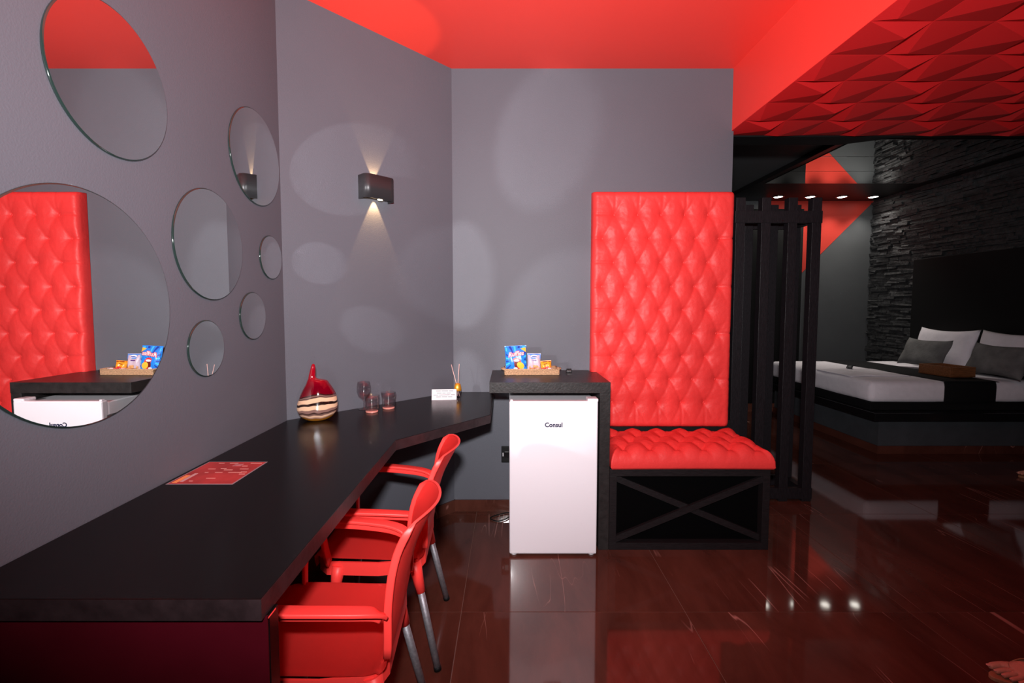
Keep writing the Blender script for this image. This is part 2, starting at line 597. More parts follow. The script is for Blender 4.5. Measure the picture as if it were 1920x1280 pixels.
# ------------------------------------------------------------------ round mirrors on the left wall
mirrors = [(1.360, 2.001, 0.206, 'large round mirror highest on the grey wall, half reflecting red ceiling'),
           (1.231, 1.374, 0.309, 'biggest round mirror, reflecting the tall red tufted seat'),
           (2.109, 2.026, 0.204, 'round mirror highest beside the corner, reflecting the wall light'),
           (1.770, 1.604, 0.204, 'medium round mirror in the middle of the mirror group'),
           (2.213, 1.605, 0.101, 'small round mirror closest to the wall corner'),
           (2.043, 1.337, 0.103, 'small round mirror below the one nearest the corner'),
           (1.722, 1.224, 0.104, 'small round mirror lowest of the group, right of the biggest')]
for y, z, r, lab in mirrors:
    t = thing('round_mirror', lab, 'mirror', (XL + 0.0005, y, z), 0, 'round mirrors on the grey wall')
    bm = bm_new()
    seg = 96
    add_lathe(bm, [(0, 0.006), (r - 0.004, 0.006)], seg)
    f = obj('mirror_face', bm, M_mirror, t)
    f.rotation_euler = (0, PI / 2, 0)
    bm = bm_new()
    add_lathe(bm, [(r - 0.004, 0.006), (r - 0.0015, 0.0048), (r, 0.0035), (r, 0.0), (0, 0.0)], seg)
    e = obj('polished_edge', bm, M_medge, t)
    e.rotation_euler = (0, PI / 2, 0)

# ------------------------------------------------------------------ wall sconce on the angled wall
sx = Vector((*P1, 0)) + ud * 0.508
ang = math.atan2(ud.y, ud.x)
t = thing('wall_sconce', 'dark up-and-down wall light glowing on the angled wall', 'lamp', (sx.x, sx.y, 2.033), ang)
# local frame: x along the wall, -y out of the wall
M_lampbody = mat('dark_lamp_metal', (0.035, 0.033, 0.036, 1), 0.38, metal=0.3, bump=(120, 0.03))
hw, dp, hh, rr = 0.094, 0.080, 0.064, 0.034


def sconce_outline(ins=0.0):
    pts = []
    w_, d_ = hw - ins, dp - ins
    r_ = max(0.004, rr - ins)
    pts.append((-w_, 0))
    for k in range(9):
        a = PI + PI / 2 * k / 8
        pts.append((-w_ + r_ + r_ * math.cos(a), -d_ + r_ + r_ * math.sin(a)))
    for k in range(9):
        a = 1.5 * PI + PI / 2 * k / 8
        pts.append((w_ - r_ + r_ * math.cos(a), -d_ + r_ + r_ * math.sin(a)))
    pts.append((w_, 0))
    return pts


bm = bm_new()
o_ = sconce_outline(0)
i_ = sconce_outline(0.004)
A = [bm.verts.new((x, y, -hh)) for x, y in o_]
B = [bm.verts.new((x, y, hh)) for x, y in o_]
A2 = [bm.verts.new((x, y, -hh)) for x, y in i_]
B2 = [bm.verts.new((x, y, hh)) for x, y in i_]
for k in range(len(o_) - 1):
    f = bm.faces.new((A[k], A[k + 1], B[k + 1], B[k])); f.smooth = True
    f = bm.faces.new((A2[k + 1], A2[k], B2[k], B2[k + 1])); f.smooth = True
    bm.faces.new((A[k + 1], A[k], A2[k], A2[k + 1]))
    bm.faces.new((B[k], B[k + 1], B2[k + 1], B2[k]))
obj('housing', bm, M_lampbody, t)
# plates closing the outer part of top and bottom, leaving a slot beside the wall
for s in (-1, 1):
    bm = bm_new()
    outl = [(x, y) for x, y in i_ if y < -0.03]
    outl = [(-(hw - 0.004), -0.045)] + [p for p in outl if p[1] <= -0.045] + [(hw - 0.004, -0.045)]
    add_prism(bm, outl, s * (hh - 0.008) - 0.002, s * (hh - 0.008) + 0.002)
    obj('end_plate', bm, M_lampbody, t)
    bm = bm_new()
    add_lathe(bm, [(0, -0.003), (0.010, -0.003), (0.013, 0.0), (0.010, 0.003), (0, 0.003)], 20)
    M_led = mat('warm_led', (1, 0.8, 0.5, 1), 0.4, emit=((1.0, 0.72, 0.38, 1), 14))
    le = obj('led_lens', bm, M_led, t)
    le.location = (0.0, -0.066, -hh - 0.001 if s < 0 else hh - 0.010)
    le.scale = (1.25, 0.7, 1)
    sp = bpy.data.lights.new('sconce_beam', 'SPOT')
    sp.energy = 17 if s < 0 else 9
    sp.color = (1.0, 0.62, 0.28)
    sp.spot_size = math.radians(50)
    sp.spot_blend = 0.25
    sp.shadow_soft_size = 0.004
    so = bpy.data.objects.new('sconce_beam', sp)
    C.objects.link(so)
    so.parent = t
    so.location = (0, -0.022, s * 0.022)
    so.rotation_euler = (0, 0, 0) if s < 0 else (PI, 0, 0)

# ------------------------------------------------------------------ desk along the walls
ZD, TH = 0.811, 0.045
t = thing('long_desk', 'long black wooden desk running along the grey walls', 'desk', (0, 0, 0))
bm = bm_new()
add_prism(bm, [(XL + 0.002, 0.881), (-0.479, 0.881), (-0.479, 1.974), (-0.095, 2.448), (-0.095, YB - 0.002), (P2[0] + 0.001, YB - 0.002), (P1[0] + 0.002, P1[1] - 0.001)], ZD - TH, ZD, 0.0012)
obj('desk_top', bm, M_black, t)
M_deskedge = mat('desk_edge_band', (0.022, 0.0125, 0.014, 1), 0.4, bump=(80, 0.06), var=(30, 0.3), spec=0.4)
for pa, pb in (((XL + 0.003, 0.881), (-0.479, 0.881)), ((-0.479, 0.881), (-0.479, 1.974)), ((-0.479, 1.974), (-0.095, 2.448)), ((-0.095, 2.448), (-0.095, YB - 0.003))):
    a_, b_ = Vector((*pa, 0)), Vector((*pb, 0))
    d_ = (b_ - a_).normalized(); n_ = Vector((d_.y, -d_.x, 0)) * 0.0008
    bm = bm_new()
    add_prism(bm, [(v.x, v.y) for v in (a_, b_, b_ + n_, a_ + n_)], ZD - TH + 0.0012, ZD - 0.0012)
    obj('edge_band', bm, M_deskedge, t)
M_redreflect = mat('panel_red_reflection', (0.058, 0.0028, 0.007, 1), 0.25, bump=(50, 0.02), var=(3, 0.25), spec=0.35)  # red reflection on the end panel, put into its base colour
boxo('end_panel', XL + 0.022, -0.475, 0.895, 0.899, 0.0, ZD - TH, M_redreflect, t)
boxo('panel_core', XL + 0.022, -0.473, 0.899, 0.935, 0.0, ZD - TH, M_black, t, 0.001)
boxo('edge_strip', -0.4735, -0.4725, 0.893, 0.925, ZD - TH - 0.004, ZD - TH - 0.0005, M_chrome, t)

# ------------------------------------------------------------------ counter over the fridge
t = thing('fridge_counter', 'black wooden counter standing over the white fridge', 'counter', (0, 0, 0))
bm = bm_new()
add_prism(bm, [(-0.105, 2.60), (0.569, 2.60), (0.569, 3.03), (0.533, 3.03), (0.533, YB - 0.002), (-0.105, YB - 0.002)], 0.898, 0.958, 0.0015)
obj('counter_top', bm, M_blackedge, t)
boxo('side_panel', 0.510, 0.569, 2.602, 3.028, 0.0, 0.898, M_blackedge, t, 0.0015)

# ------------------------------------------------------------------ fridge
t = thing('mini_fridge', 'white compact fridge under the black counter', 'fridge', (0.247, 2.533, 0))
boxo('body', -0.241, 0.241, 0.045, 0.50, 0.02, 0.855, M_white, t, 0.006)
d = boxo('door', -0.241, 0.241, 0.0, 0.043, 0.012, 0.866, M_white, t, 0.008)
boxo('hinge_cover', 0.185, 0.243, 0.004, 0.075, 0.860, 0.879, M_white, t, 0.005)
boxo('hinge_pin', -0.236, -0.222, 0.008, 0.03, 0.864, 0.873, M_white, t, 0.003)
boxo('door_seal', -0.232, 0.232, 0.041, 0.047, 0.03, 0.86, mat('grey_rubber', (0.3, 0.3, 0.32, 1), 0.7, bump=(90, 0.1)), d, 0.0)
M_logo = mat('navy_print', (0.012, 0.014, 0.05, 1), 0.4, bump=(90, 0.01))
text_mesh('brand_lettering', 'Consul', 0.034, M_logo, d, (0.0, -0.0006, 0.735), (PI / 2, 0, 0), offset=0.0011)
for x, y in ((-0.215, 0.03), (0.215, 0.03), (-0.2, 0.46), (0.2, 0.46)):
    bm = bm_new()
    add_lathe(bm, [(0, 0), (0.016, 0), (0.018, 0.004), (0.014, 0.022), (0, 0.022)], 16)
    fo = obj('foot', bm, M_white, t)
    fo.location = (x, y, 0)

# wall socket and cable behind the fridge
t = thing('wall_socket', 'black wall socket plate low beside the fridge', 'socket', (-0.016, YB, 0.39))
boxo('plate', -0.030, 0.035, -0.010, 0.0, -0.056, 0.056, M_pureblack, t, 0.004)
boxo('plug_face', -0.010, 0.020, -0.0135, -0.009, -0.02, 0.02, M_gloss_black, t, 0.002)
boxo('rocker', -0.022, -0.016, -0.014, -0.009, -0.012, 0.012, M_paper, t, 0.001)
bm = bm_new()
pts = catmull([(0.06, 3.085, 0.006), (-0.02, 3.07, 0.006), (-0.10, 3.02, 0.006), (-0.115, 2.985, 0.006), (-0.07, 2.95, 0.006), (-0.02, 2.975, 0.007), (0.03, 3.04, 0.008), (0.08, 3.06, 0.02)], 8)
add_sweep(bm, pts, circle_sec(0.0035, 8))
tag(obj('power_cable', bm, M_pureblack), 'thin black cable looped on the floor left of the fridge', 'cable')

# ------------------------------------------------------------------ tufted bench seat
M_benchwood = mat('black_bench_wood', (0.0115, 0.0090, 0.0100, 1), 0.42, bump=(60, 0.12, 5), var=(35, 0.35), spec=0.3, aniso_grain=(1, 8, 8))
t = thing('tufted_bench', 'tall red tufted bench seat with black crossed base', 'bench', (0, 0, 0))
bx0, bx1, by0, by1 = 0.571, 1.475, 2.602, YB - 0.013
fr = 0.040
boxo('stile', bx0, bx0 + fr, by0, by0 + 0.05, 0.04, 0.425, M_benchwood, t, 0.001)
boxo('stile', bx1 - fr, bx1, by0, by0 + 0.05, 0.04, 0.425, M_benchwood, t, 0.001)
boxo('top_rail', bx0, bx1, by0, by0 + 0.05, 0.425, 0.466, M_benchwood, t, 0.001)
boxo('bottom_rail', bx0, bx1, by0, by0 + 0.05, 0.0, 0.04, M_benchwood, t, 0.001)
boxo('seat_board', bx0, bx1, by0 + 0.05, by1 - 0.025, 0.43, 0.466, M_benchwood, t)
boxo('side_panel', bx1 - 0.03, bx1, by0 + 0.05, by1, 0.0, 0.43, M_benchwood, t)
boxo('side_panel', bx0, bx0 + 0.03, by0 + 0.05, by1, 0.0, 0.43, M_benchwood, t)
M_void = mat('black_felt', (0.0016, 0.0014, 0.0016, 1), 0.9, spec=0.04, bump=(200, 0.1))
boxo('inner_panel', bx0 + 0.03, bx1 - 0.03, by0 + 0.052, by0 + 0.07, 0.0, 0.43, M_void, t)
boxo('dark_gap_board', bx0, bx1, YB - 0.035, YB - 0.003, 0.466, 0.63, M_pureblack, t)  # added black board that makes the gap under the backrest dark
ix0, ix1, iz0, iz1 = bx0 + fr, bx1 - fr, 0.04, 0.425


def brace(xa, za, xb, zb, y0, y1):
    d = Vector((xb - xa, 0, zb - za))
    n = Vector((-d.z, 0, d.x)).normalized() * 0.0175
    bm = bm_new()
    ends = [Vector((xa, 0, za)) - n, Vector((xb, 0, zb)) - n, Vector((xb, 0, zb)) + n, Vector((xa, 0, za)) + n]
    a = [bm.verts.new((v.x, y0, v.z)) for v in ends]
    b = [bm.verts.new((v.x, y1, v.z)) for v in ends]
    bm.faces.new(a); bm.faces.new(list(reversed(b)))
    for k in range(4):
        bm.faces.new((a[k], b[k], b[(k + 1) % 4], a[(k + 1) % 4]))
    bmesh.ops.recalc_face_normals(bm, faces=bm.faces)
    return obj('cross_brace', bm, M_benchwood, t)


brace(ix0 - 0.004, iz0 + 0.018, ix1 + 0.004, iz1 - 0.018, by0 + 0.006, by0 + 0.026)
brace(ix0 - 0.004, iz1 - 0.018, ix1 + 0.004, iz0 + 0.018, by0 + 0.0262, by0 + 0.046)


def tufted(w_, h_, nu, nv, btns, px, pz, x_b0, z_b0, bulge, edge_r, depth, amp_b, amp_e, seed=0):
    """pillow surface over (x 0..w, z 0..h); returns displacement function d(x, z) >= 0 outward"""
    def f(x, z):
        # nearest button
        db = min((x - a) ** 2 + (z - b) ** 2 for a, b in btns) ** 0.5
        # distance to the diagonal crease lattice through the buttons
        u = (x - x_b0) / px; v = (z - z_b0) / (2 * pz)
        p = (u + v) % 1.0; q_ = (u - v) % 1.0
        e = min(min(p, 1 - p), min(q_, 1 - q_)) * px * 0.89
        ex = min(x, w_ - x); ez = min(z, h_ - z)
        em = min(ex, ez)
        fade = min(1.0, max(0.0, (em - 0.035) / 0.05))
        dz = amp_b * (1 - math.exp(-(db / 0.034) ** 1.05)) + amp_e * (1 - math.exp(-(e / 0.011))) * (1 if fade > 0 else 0) * fade + amp_e * 0.8 * (1 - fade)
        # wrinkles near the buttons
        wr = noise.noise(Vector((x * 38 + seed, z * 38, seed * 1.7))) * 0.0016
        # pleats running from the outer buttons to the border
        pl = 0.0
        for a, b in btns:
            if abs(z - b) < 0.03 and ((a < 0.16 and x < a) or (a > w_ - 0.16 and x > a)):
                pl = max(pl, math.exp(-(abs(z - b) / 0.006)))
            if abs(x - a) < 0.03 and ((b > h_ - 0.17 and z > b) or (b < 0.17 and z < b)):
                pl = max(pl, 0.8 * math.exp(-(abs(x - a) / 0.007)))
        dz -= 0.007 * pl
        # rounded border
        def rnd_(t_):
            if t_ >= edge_r:
                return 0.0
            k = 1 - t_ / edge_r
            return edge_r * 0.95 * (1 - math.sqrt(max(0, 1 - k * k)))
        return depth + dz + wr - rnd_(ex) - rnd_(ez)
    return f


bw, bh = 0.905, 1.522
bx, bz = 0.540, 0.590
rows = [1.966, 1.815, 1.662, 1.508, 1.358, 1.205, 1.055, 0.905, 0.752]
btn = []
for k, z in enumerate(rows):
    if k % 2 == 0:
        xs_ = [0.681 + 0.1505 * i for i in range(5)]
    else:
        xs_ = [0.607 + 0.1490 * i for i in range(6)]
    for x in xs_:
        btn.append((x - bx, z - bz))
fback = tufted(bw, bh, 0, 0, btn, 0.1505, 0.1518, 0.681 - bx, 1.966 - bz, 0, 0.034, 0.045, 0.030, 0.0048, 1)
bm = bm_new()
NU, NV = 130, 210
yb_ = YB - 0.002


def fb_(u, v):
    x, z = u * bw, v * bh
    return (bx + x, yb_ - fback(x, z), bz + z)


grid = add_grid(bm, NU, NV, fb_)
# close the sides back to the wall
border = [grid[i][0] for i in range(NU + 1)] + [grid[NU][j] for j in range(1, NV + 1)] + [grid[i][NV] for i in range(NU - 1, -1, -1)] + [grid[0][j] for j in range(NV - 1, 0, -1)]
bk = [bm.verts.new((v.co.x, yb_, v.co.z)) for v in border]
nb = len(border)
for k in range(nb):
    f = bm.faces.new((border[k], border[(k + 1) % nb], bk[(k + 1) % nb], bk[k]))
    f.smooth = True
bmesh.ops.recalc_face_normals(bm, faces=bm.faces)
backrest = obj('backrest', bm, M_leather, t)
bm = bm_new()
bmesh.ops.create_uvsphere(bm, u_segments=12, v_segments=8, radius=0.0085)
for f in bm.faces:
    f.smooth = True
bmesh.ops.scale(bm, vec=(1, 0.55, 1), verts=bm.verts)
btn_me = mesh_of('button', bm, M_leather)
for x, z in btn:
    shared('button', btn_me, backrest, (bx + x, yb_ - fback(x, z) - 0.002, bz + z))

# seat cushion: plump, corners pulled out
cw, ch = 0.925, 0.50
cx0, cy0, cz0 = 0.573, 2.588, 0.467
sb = []
for r_ in range(4):
    yy = 0.07 + r_ * 0.12
    off = 0.0 if r_ % 2 == 0 else 0.075
    for i in range(6):
        xx = 0.085 + off + i * 0.152
        if xx < cw - 0.04:
            sb.append((xx, yy))


def fseat(x, y):
    db = min((x - a) ** 2 + (y - b) ** 2 for a, b in sb) ** 0.5
    u = (x - 0.085) / 0.152; v = (y - 0.07) / 0.24
    p = (u + v) % 1.0; q_ = (u - v) % 1.0
    e = min(min(p, 1 - p), min(q_, 1 - q_)) * 0.12
    ex = min(x, cw - x); ey = min(y, ch - y)
    em = min(ex, ey)
    rise = math.sqrt(max(0.0, 1 - (1 - min(1, em / 0.075)) ** 2))
    z = 0.012 + 0.072 * rise
    z += 0.036 * (1 - math.exp(-(db / 0.045) ** 1.2)) * rise
    z += 0.012 * (1 - math.exp(-e / 0.014)) * rise
    z += noise.noise(Vector((x * 30, y * 30, 3.3))) * 0.002 * rise
    # front edge gathers
    g_ = 0.004 * math.sin(x * 42) * math.exp(-ey / 0.04) * rise
    return z + g_


bm = bm_new()
SU, SV = 130, 80


def fs_(u, v):
    # cluster samples at the borders
    uu = 0.5 - 0.5 * math.cos(PI * u); vv = 0.5 - 0.5 * math.cos(PI * v)
    uu = 0.55 * u + 0.45 * uu; vv = 0.55 * v + 0.45 * vv
    x, y = uu * cw, vv * ch
    # slight pillow outline: sides bow in between corners
    bowx = 0.010 * math.sin(PI * vv) * (1 if uu > 0.5 else 0) * (uu - 0.5) * 2
    bowy = 0.008 * math.sin(PI * uu) * (0.5 - vv) * 2 * (1 if vv < 0.5 else 0)
    return (cx0 + x - bowx, cy0 + y + bowy, cz0 + fseat(x, y))


grid = add_grid(bm, SU, SV, fs_)
border = [grid[i][0] for i in range(SU + 1)] + [grid[SU][j] for j in range(1, SV + 1)] + [grid[i][SV] for i in range(SU - 1, -1, -1)] + [grid[0][j] for j in range(SV - 1, 0, -1)]
bk = []
for v in border:
    c_ = Vector((cx0 + cw / 2, cy0 + ch / 2, 0))
    p = v.co + (c_ - v.co) * 0.02
    bk.append(bm.verts.new((p.x, p.y, cz0)))
nb = len(border)
for k in range(nb):
    f = bm.faces.new((border[k], border[(k + 1) % nb], bk[(k + 1) % nb], bk[k])); f.smooth = True
bm.faces.new(bk)
bmesh.ops.recalc_face_normals(bm, faces=bm.faces)
cush = obj('seat_cushion', bm, M_leather, t)
cush.data.materials[0] = M_leather
for x, y in sb:
    o = shared('button', btn_me, cush, (cx0 + x, cy0 + y, cz0 + fseat(x, y) + 0.001), (PI / 2, 0, 0))

# ------------------------------------------------------------------ slatted black screen
M_screen = mat('black_screen_wood', (0.0115, 0.0095, 0.0115, 1), 0.45, bump=(60, 0.15, 5), var=(35, 0.35), spec=0.3, aniso_grain=(8, 8, 1))
t = thing('slatted_screen', 'black wooden slatted room divider beside the red seat', 'screen', (0, 0, 0))
fy0, fy1, ry0, ry1 = 3.27, 3.325, 3.50, 3.555
for x0, x1 in ((1.558, 1.622), (1.735, 1.797), (1.917, 1.979), (2.081, 2.145)):
    boxo('post', x0, x1, fy0, fy1, 0.0, 2.122, M_screen, t, 0.002)
    boxo('post', x0, x1, ry0, ry1, 0.0, 2.122, M_screen, t, 0.002)
for y0, y1 in ((fy0 - 0.004, fy0 + 0.03), (ry1 - 0.03, ry1 + 0.004)):
    boxo('top_rail', 1.552, 2.149, y0, y1, 1.950, 2.032, M_screen, t, 0.002)
    boxo('bottom_rail', 1.552, 2.149, y0, y1, 0.02, 0.097, M_screen, t, 0.002)
for x0, x1 in ((1.565, 1.615), (2.088, 2.138)):
    boxo('side_rail', x0, x1, fy1, ry0, 1.955, 2.027, M_screen, t, 0.002)
    boxo('side_rail', x0, x1, fy1, ry0, 0.025, 0.092, M_screen, t, 0.002)

# ------------------------------------------------------------------ red plastic armchairs
# local frame: +u forward (towards the desk), y across, z up
def make_chair(label, loc):
    t = thing('armchair', label, 'chair', loc, PI + math.radians(3.5), 'red armchairs at the desk')
    prof = [(0.232, 0.392), (0.240, 0.418), (0.225, 0.436), (0.10, 0.432), (-0.06, 0.422), (-0.135, 0.424), (-0.175, 0.452), (-0.192, 0.52), (-0.206, 0.60), (-0.232, 0.69), (-0.266, 0.760), (-0.297, 0.815)]
    path = catmull([(u, 0, z) for u, z in prof], 5)
    n = len(path) - 1
    nv = 24

    def shell(s, vv):
        k = s * n
        i = min(int(k), n - 1)
        p = path[i].lerp(path[i + 1], k - i)
        v = vv * 2 - 1
        back = min(1, max(0, (p.z - 0.44) / 0.30)) if p.x < -0.1 else 0.0
        half = 0.205 - 0.034 * back ** 1.6
        if p.x > 0.15:
            half -= 0.03 * ((p.x - 0.15) / 0.09) ** 2
        x = p.x + back * 0.052 * abs(v) ** 2.0
        z = p.z
        if p.x > -0.15 and p.z < 0.46:
            z += 0.014 * v * v - 0.006
        if s > 0.86:
            tt = (s - 0.86) / 0.14
            z -= 0.016 * abs(v) ** 6 * tt
            x += 0.012 * abs(v) ** 6 * tt
            half -= 0.006 * tt * tt
        return (x, v * half, z)

    bm = bm_new()
    add_grid(bm, n, nv, shell)
    bmesh.ops.solidify(bm, geom=bm.faces[:], thickness=0.009)
    for f in bm.faces:
        f.smooth = True
    bmesh.ops.recalc_face_normals(bm, faces=bm.faces)
    sh = obj('seat_shell', bm, M_plastic, t)
    # skirt below the seat
    bm = bm_new()
    pts = [(0.225, -0.15, 0.40), (0.19, -0.187, 0.40), (0.0, -0.196, 0.395), (-0.14, -0.19, 0.40), (-0.168, -0.15, 0.415), (-0.168, 0.15, 0.415), (-0.14, 0.19, 0.40), (0.0, 0.196, 0.395), (0.19, 0.187, 0.40), (0.225, 0.15, 0.40), (0.232, 0.0, 0.40), (0.225, -0.15, 0.40)]
    add_sweep(bm, pts, [(-0.004, -0.028), (0.004, -0.028), (0.004, 0.022), (-0.004, 0.022)], cap=False, smooth=False)
    obj('seat_skirt', bm, M_plastic, t)
    # edge frame of the back: up one side, across the rim, down the other
    pts, ups, scl = [], [], []
    for k in range(13):
        pts.append(Vector(shell(0.58 + 0.385 * k / 12, 0.0))); ups.append((0, -1, 0)); scl.append(1.0)
    for k in range(15):
        vv = 0.035 + 0.93 * k / 14
        a = abs(vv - 0.5) * 2
        pts.append(Vector(shell(1.0, vv)) + Vector((0, 0, 0.001))); ups.append((0, (1 if vv > 0.5 else -1) * max(0, a - 0.8) * 4, 1)); scl.append(0.38)
    for k in range(13):
        pts.append(Vector(shell(0.965 - 0.385 * k / 12, 1.0))); ups.append((0, 1, 0)); scl.append(1.0)
    bm = bm_new()
    add_sweep(bm, pts, rrect_sec(0.021, 0.012, 0.004), ups=ups, scales=scl)
    obj('back_frame', bm, M_plastic, t)
    for s in (-1, 1):
        # armrest
        pts = catmull([(-0.172, s * 0.205, 0.585), (-0.150, s * 0.222, 0.608), (-0.09, s * 0.238, 0.622), (0.03, s * 0.248, 0.634), (0.12, s * 0.248, 0.637), (0.165, s * 0.245, 0.622), (0.183, s * 0.240, 0.58), (0.184, s * 0.228, 0.50), (0.178, s * 0.205, 0.425)], 5)
        ups = []
        for k, p in enumerate(pts):
            ups.append((0, 0, 1) if k < len(pts) * 0.55 else (1, 0, 0.2))
        bm = bm_new()
        sc_l = [0.75 + 0.25 * min(1, k / 6) for k in range(len(pts))]
        add_sweep(bm, pts, rrect_sec(0.040, 0.012, 0.004), ups=ups, scales=sc_l)
        # flange under the arm
        add_sweep(bm, [p - Vector((0, s * 0.006, 0.014)) for p in pts[2:24]], rrect_sec(0.008, 0.026, 0.003), ups=ups[2:24])
        obj('armrest', bm, M_plastic, t)
        for a, b in (((-0.132, 0.178, 0.412), (-0.222, 0.217, 0.0)), ((0.150, 0.178, 0.405), (0.205, 0.215, 0.0))):
            A_ = Vector((a[0], s * a[1], a[2])); B_ = Vector((b[0], s * b[1], b[2] + 0.003))
            bm = bm_new()
            add_sweep(bm, [A_.lerp(B_, 0.2), A_.lerp(B_, 0.97)], circle_sec(0.0135, 14))
            lg = obj('leg', bm, M_steel, t)
            bm = bm_new()
            add_sweep(bm, [A_, A_.lerp(B_, 0.14), A_.lerp(B_, 0.29)], circle_sec(0.0185, 14), scales=[1.45, 1.15, 0.92])
            obj('leg_socket', bm, M_plastic, lg)
            bm = bm_new()
            add_sweep(bm, [A_.lerp(B_, 0.965), A_.lerp(B_, 1.0)], circle_sec(0.0145, 14))
            obj('leg_cap', bm, M_pureblack, lg)
    return t


ch0 = make_chair('red plastic armchair nearest the camera, pushed under the desk', (-0.50, 1.355, 0))
dup(ch0, (-0.50, 1.915, 0), PI + math.radians(3.0), 'red plastic armchair farther away, between near chair and fridge')

# ------------------------------------------------------------------ things on the desk
# menu sheet
t = thing('menu_sheet', 'red laminated menu card lying on the desk by the wall', 'menu', (-0.985, 1.582, ZD))
M_menu = mat('menu_red', (0.42, 0.035, 0.03, 1), 0.22, bump=(10, 0.02), var=(9, 0.35), spec=0.55)
M_lam = mat('laminate_edge', (0.30, 0.22, 0.24, 1), 0.2, bump=(40, 0.01))
M_mprint = mat('menu_print', (0.75, 0.38, 0.33, 1), 0.35, bump=(90, 0.01))
M_mor = mat('menu_orange', (0.95, 0.32, 0.10, 1), 0.35, bump=(90, 0.01))
boxo('laminate', -0.107, 0.107, -0.110, 0.110, 0.0, 0.0006, M_lam, t)
pr = boxo('printed_sheet', -0.102, 0.102, -0.105, 0.105, 0.0006, 0.0010, M_menu, t)


def strip(name, x0, x1, y0, y1, m, par, z=0.0010):
    return boxo(name, x0, x1, y0, y1, z, z + 0.0003, m, par)


strip('orange_block', -0.096, -0.080, -0.098, -0.03, M_mor, pr)
strip('pale_block', -0.078, -0.066, -0.088, -0.012, mat('menu_pale', (0.62, 0.36, 0.36, 1), 0.35, bump=(90, 0.01)), pr)
rnd = random.Random(9)
for x, y, l in ((-0.06, 0.09, 0.02), (-0.02, 0.09, 0.03), (0.055, 0.09, 0.04), (-0.06, 0.03, 0.025), (-0.02, 0.035, 0.02), (0.0, 0.02, 0.03), (0.05, 0.03, 0.03), (-0.05, -0.005, 0.012), (-0.015, -0.005, 0.025), (0.03, -0.005, 0.045), (0.07, 0.0, 0.02), (-0.05, -0.085, 0.012), (-0.01, -0.06, 0.03), (0.075, -0.02, 0.02), (0.04, 0.06, 0.02)):
    strip('print_line', x, x + l, y, y + 0.004, M_mprint, pr)
for x, y in ((0.005, 0.062),):
    strip('print_block', x, x + 0.03, y, y + 0.022, mat('menu_photo', (0.45, 0.16, 0.17, 1), 0.4, bump=(90, 0.01), var=(60, 0.4)), pr)

# glass vase: flattened teardrop, striped, with a bent neck
def vase_mat():
    m = bpy.data.materials.new('striped_art_glass')
    m.use_nodes = True
    nt = m.node_tree
    L = nt.links.new
    b = nt.nodes['Principled BSDF']
    b.inputs['Roughness'].default_value = 0.05
    b.inputs['Specular IOR Level'].default_value = 0.7
    b.inputs['Coat Weight'].default_value = 0.6
    b.inputs['Coat Roughness'].default_value = 0.03
    tc = nt.nodes.new('ShaderNodeTexCoord')
    sep = nt.nodes.new('ShaderNodeSeparateXYZ'); L(tc.outputs['Object'], sep.inputs[0])
    n = nt.nodes.new('ShaderNodeTexNoise'); n.inputs['Scale'].default_value = 9.0; n.inputs['Detail'].default_value = 2
    L(tc.outputs['Object'], n.inputs['Vector'])
    mu = nt.nodes.new('ShaderNodeMath'); mu.operation = 'MULTIPLY_ADD'
    mu.inputs[1].default_value = 0.055; L(n.outputs['Fac'], mu.inputs[0]); L(sep.outputs['Z'], mu.inputs[2])
    # slant: bands rise to the right
    sl = nt.nodes.new('ShaderNodeMath'); sl.operation = 'MULTIPLY_ADD'; sl.inputs[1].default_value = -0.10
    L(sep.outputs['X'], sl.inputs[0]); L(mu.outputs[0], sl.inputs[2])
    mr = nt.nodes.new('ShaderNodeMapRange')
    mr.inputs['From Min'].default_value = 0.0275; mr.inputs['From Max'].default_value = 0.3075
    L(sl.outputs[0], mr.inputs['Value'])
    r = nt.nodes.new('ShaderNodeValToRGB')
    r.color_ramp.interpolation = 'LINEAR'
    els = r.color_ramp.elements
    amber = (0.20, 0.075, 0.008, 1); dark = (0.018, 0.007, 0.006, 1); cream = (0.72, 0.46, 0.30, 1); tau = (0.22, 0.12, 0.10, 1); red = (0.13, 0.0, 0.006, 1); red2 = (0.30, 0.002, 0.010, 1)
    stops = [(0.0, amber), (0.075, amber), (0.085, tau), (0.12, cream), (0.13, tau), (0.165, dark), (0.175, tau), (0.21, tau), (0.215, cream), (0.275, cream), (0.285, dark), (0.325, dark), (0.335, cream), (0.40, cream), (0.41, dark), (0.43, tau), (0.445, dark), (0.47, red), (0.6, red), (0.85, red2)]
    els[0].position = stops[0][0]; els[0].color = stops[0][1]
    els[1].position = stops[-1][0]; els[1].color = stops[-1][1]
    for p, c in stops[1:-1]:
        e = els.new(p); e.color = c
    L(mr.outputs[0], r.inputs['Fac'])
    L(r.outputs['Color'], b.inputs['Base Color'])
    return m


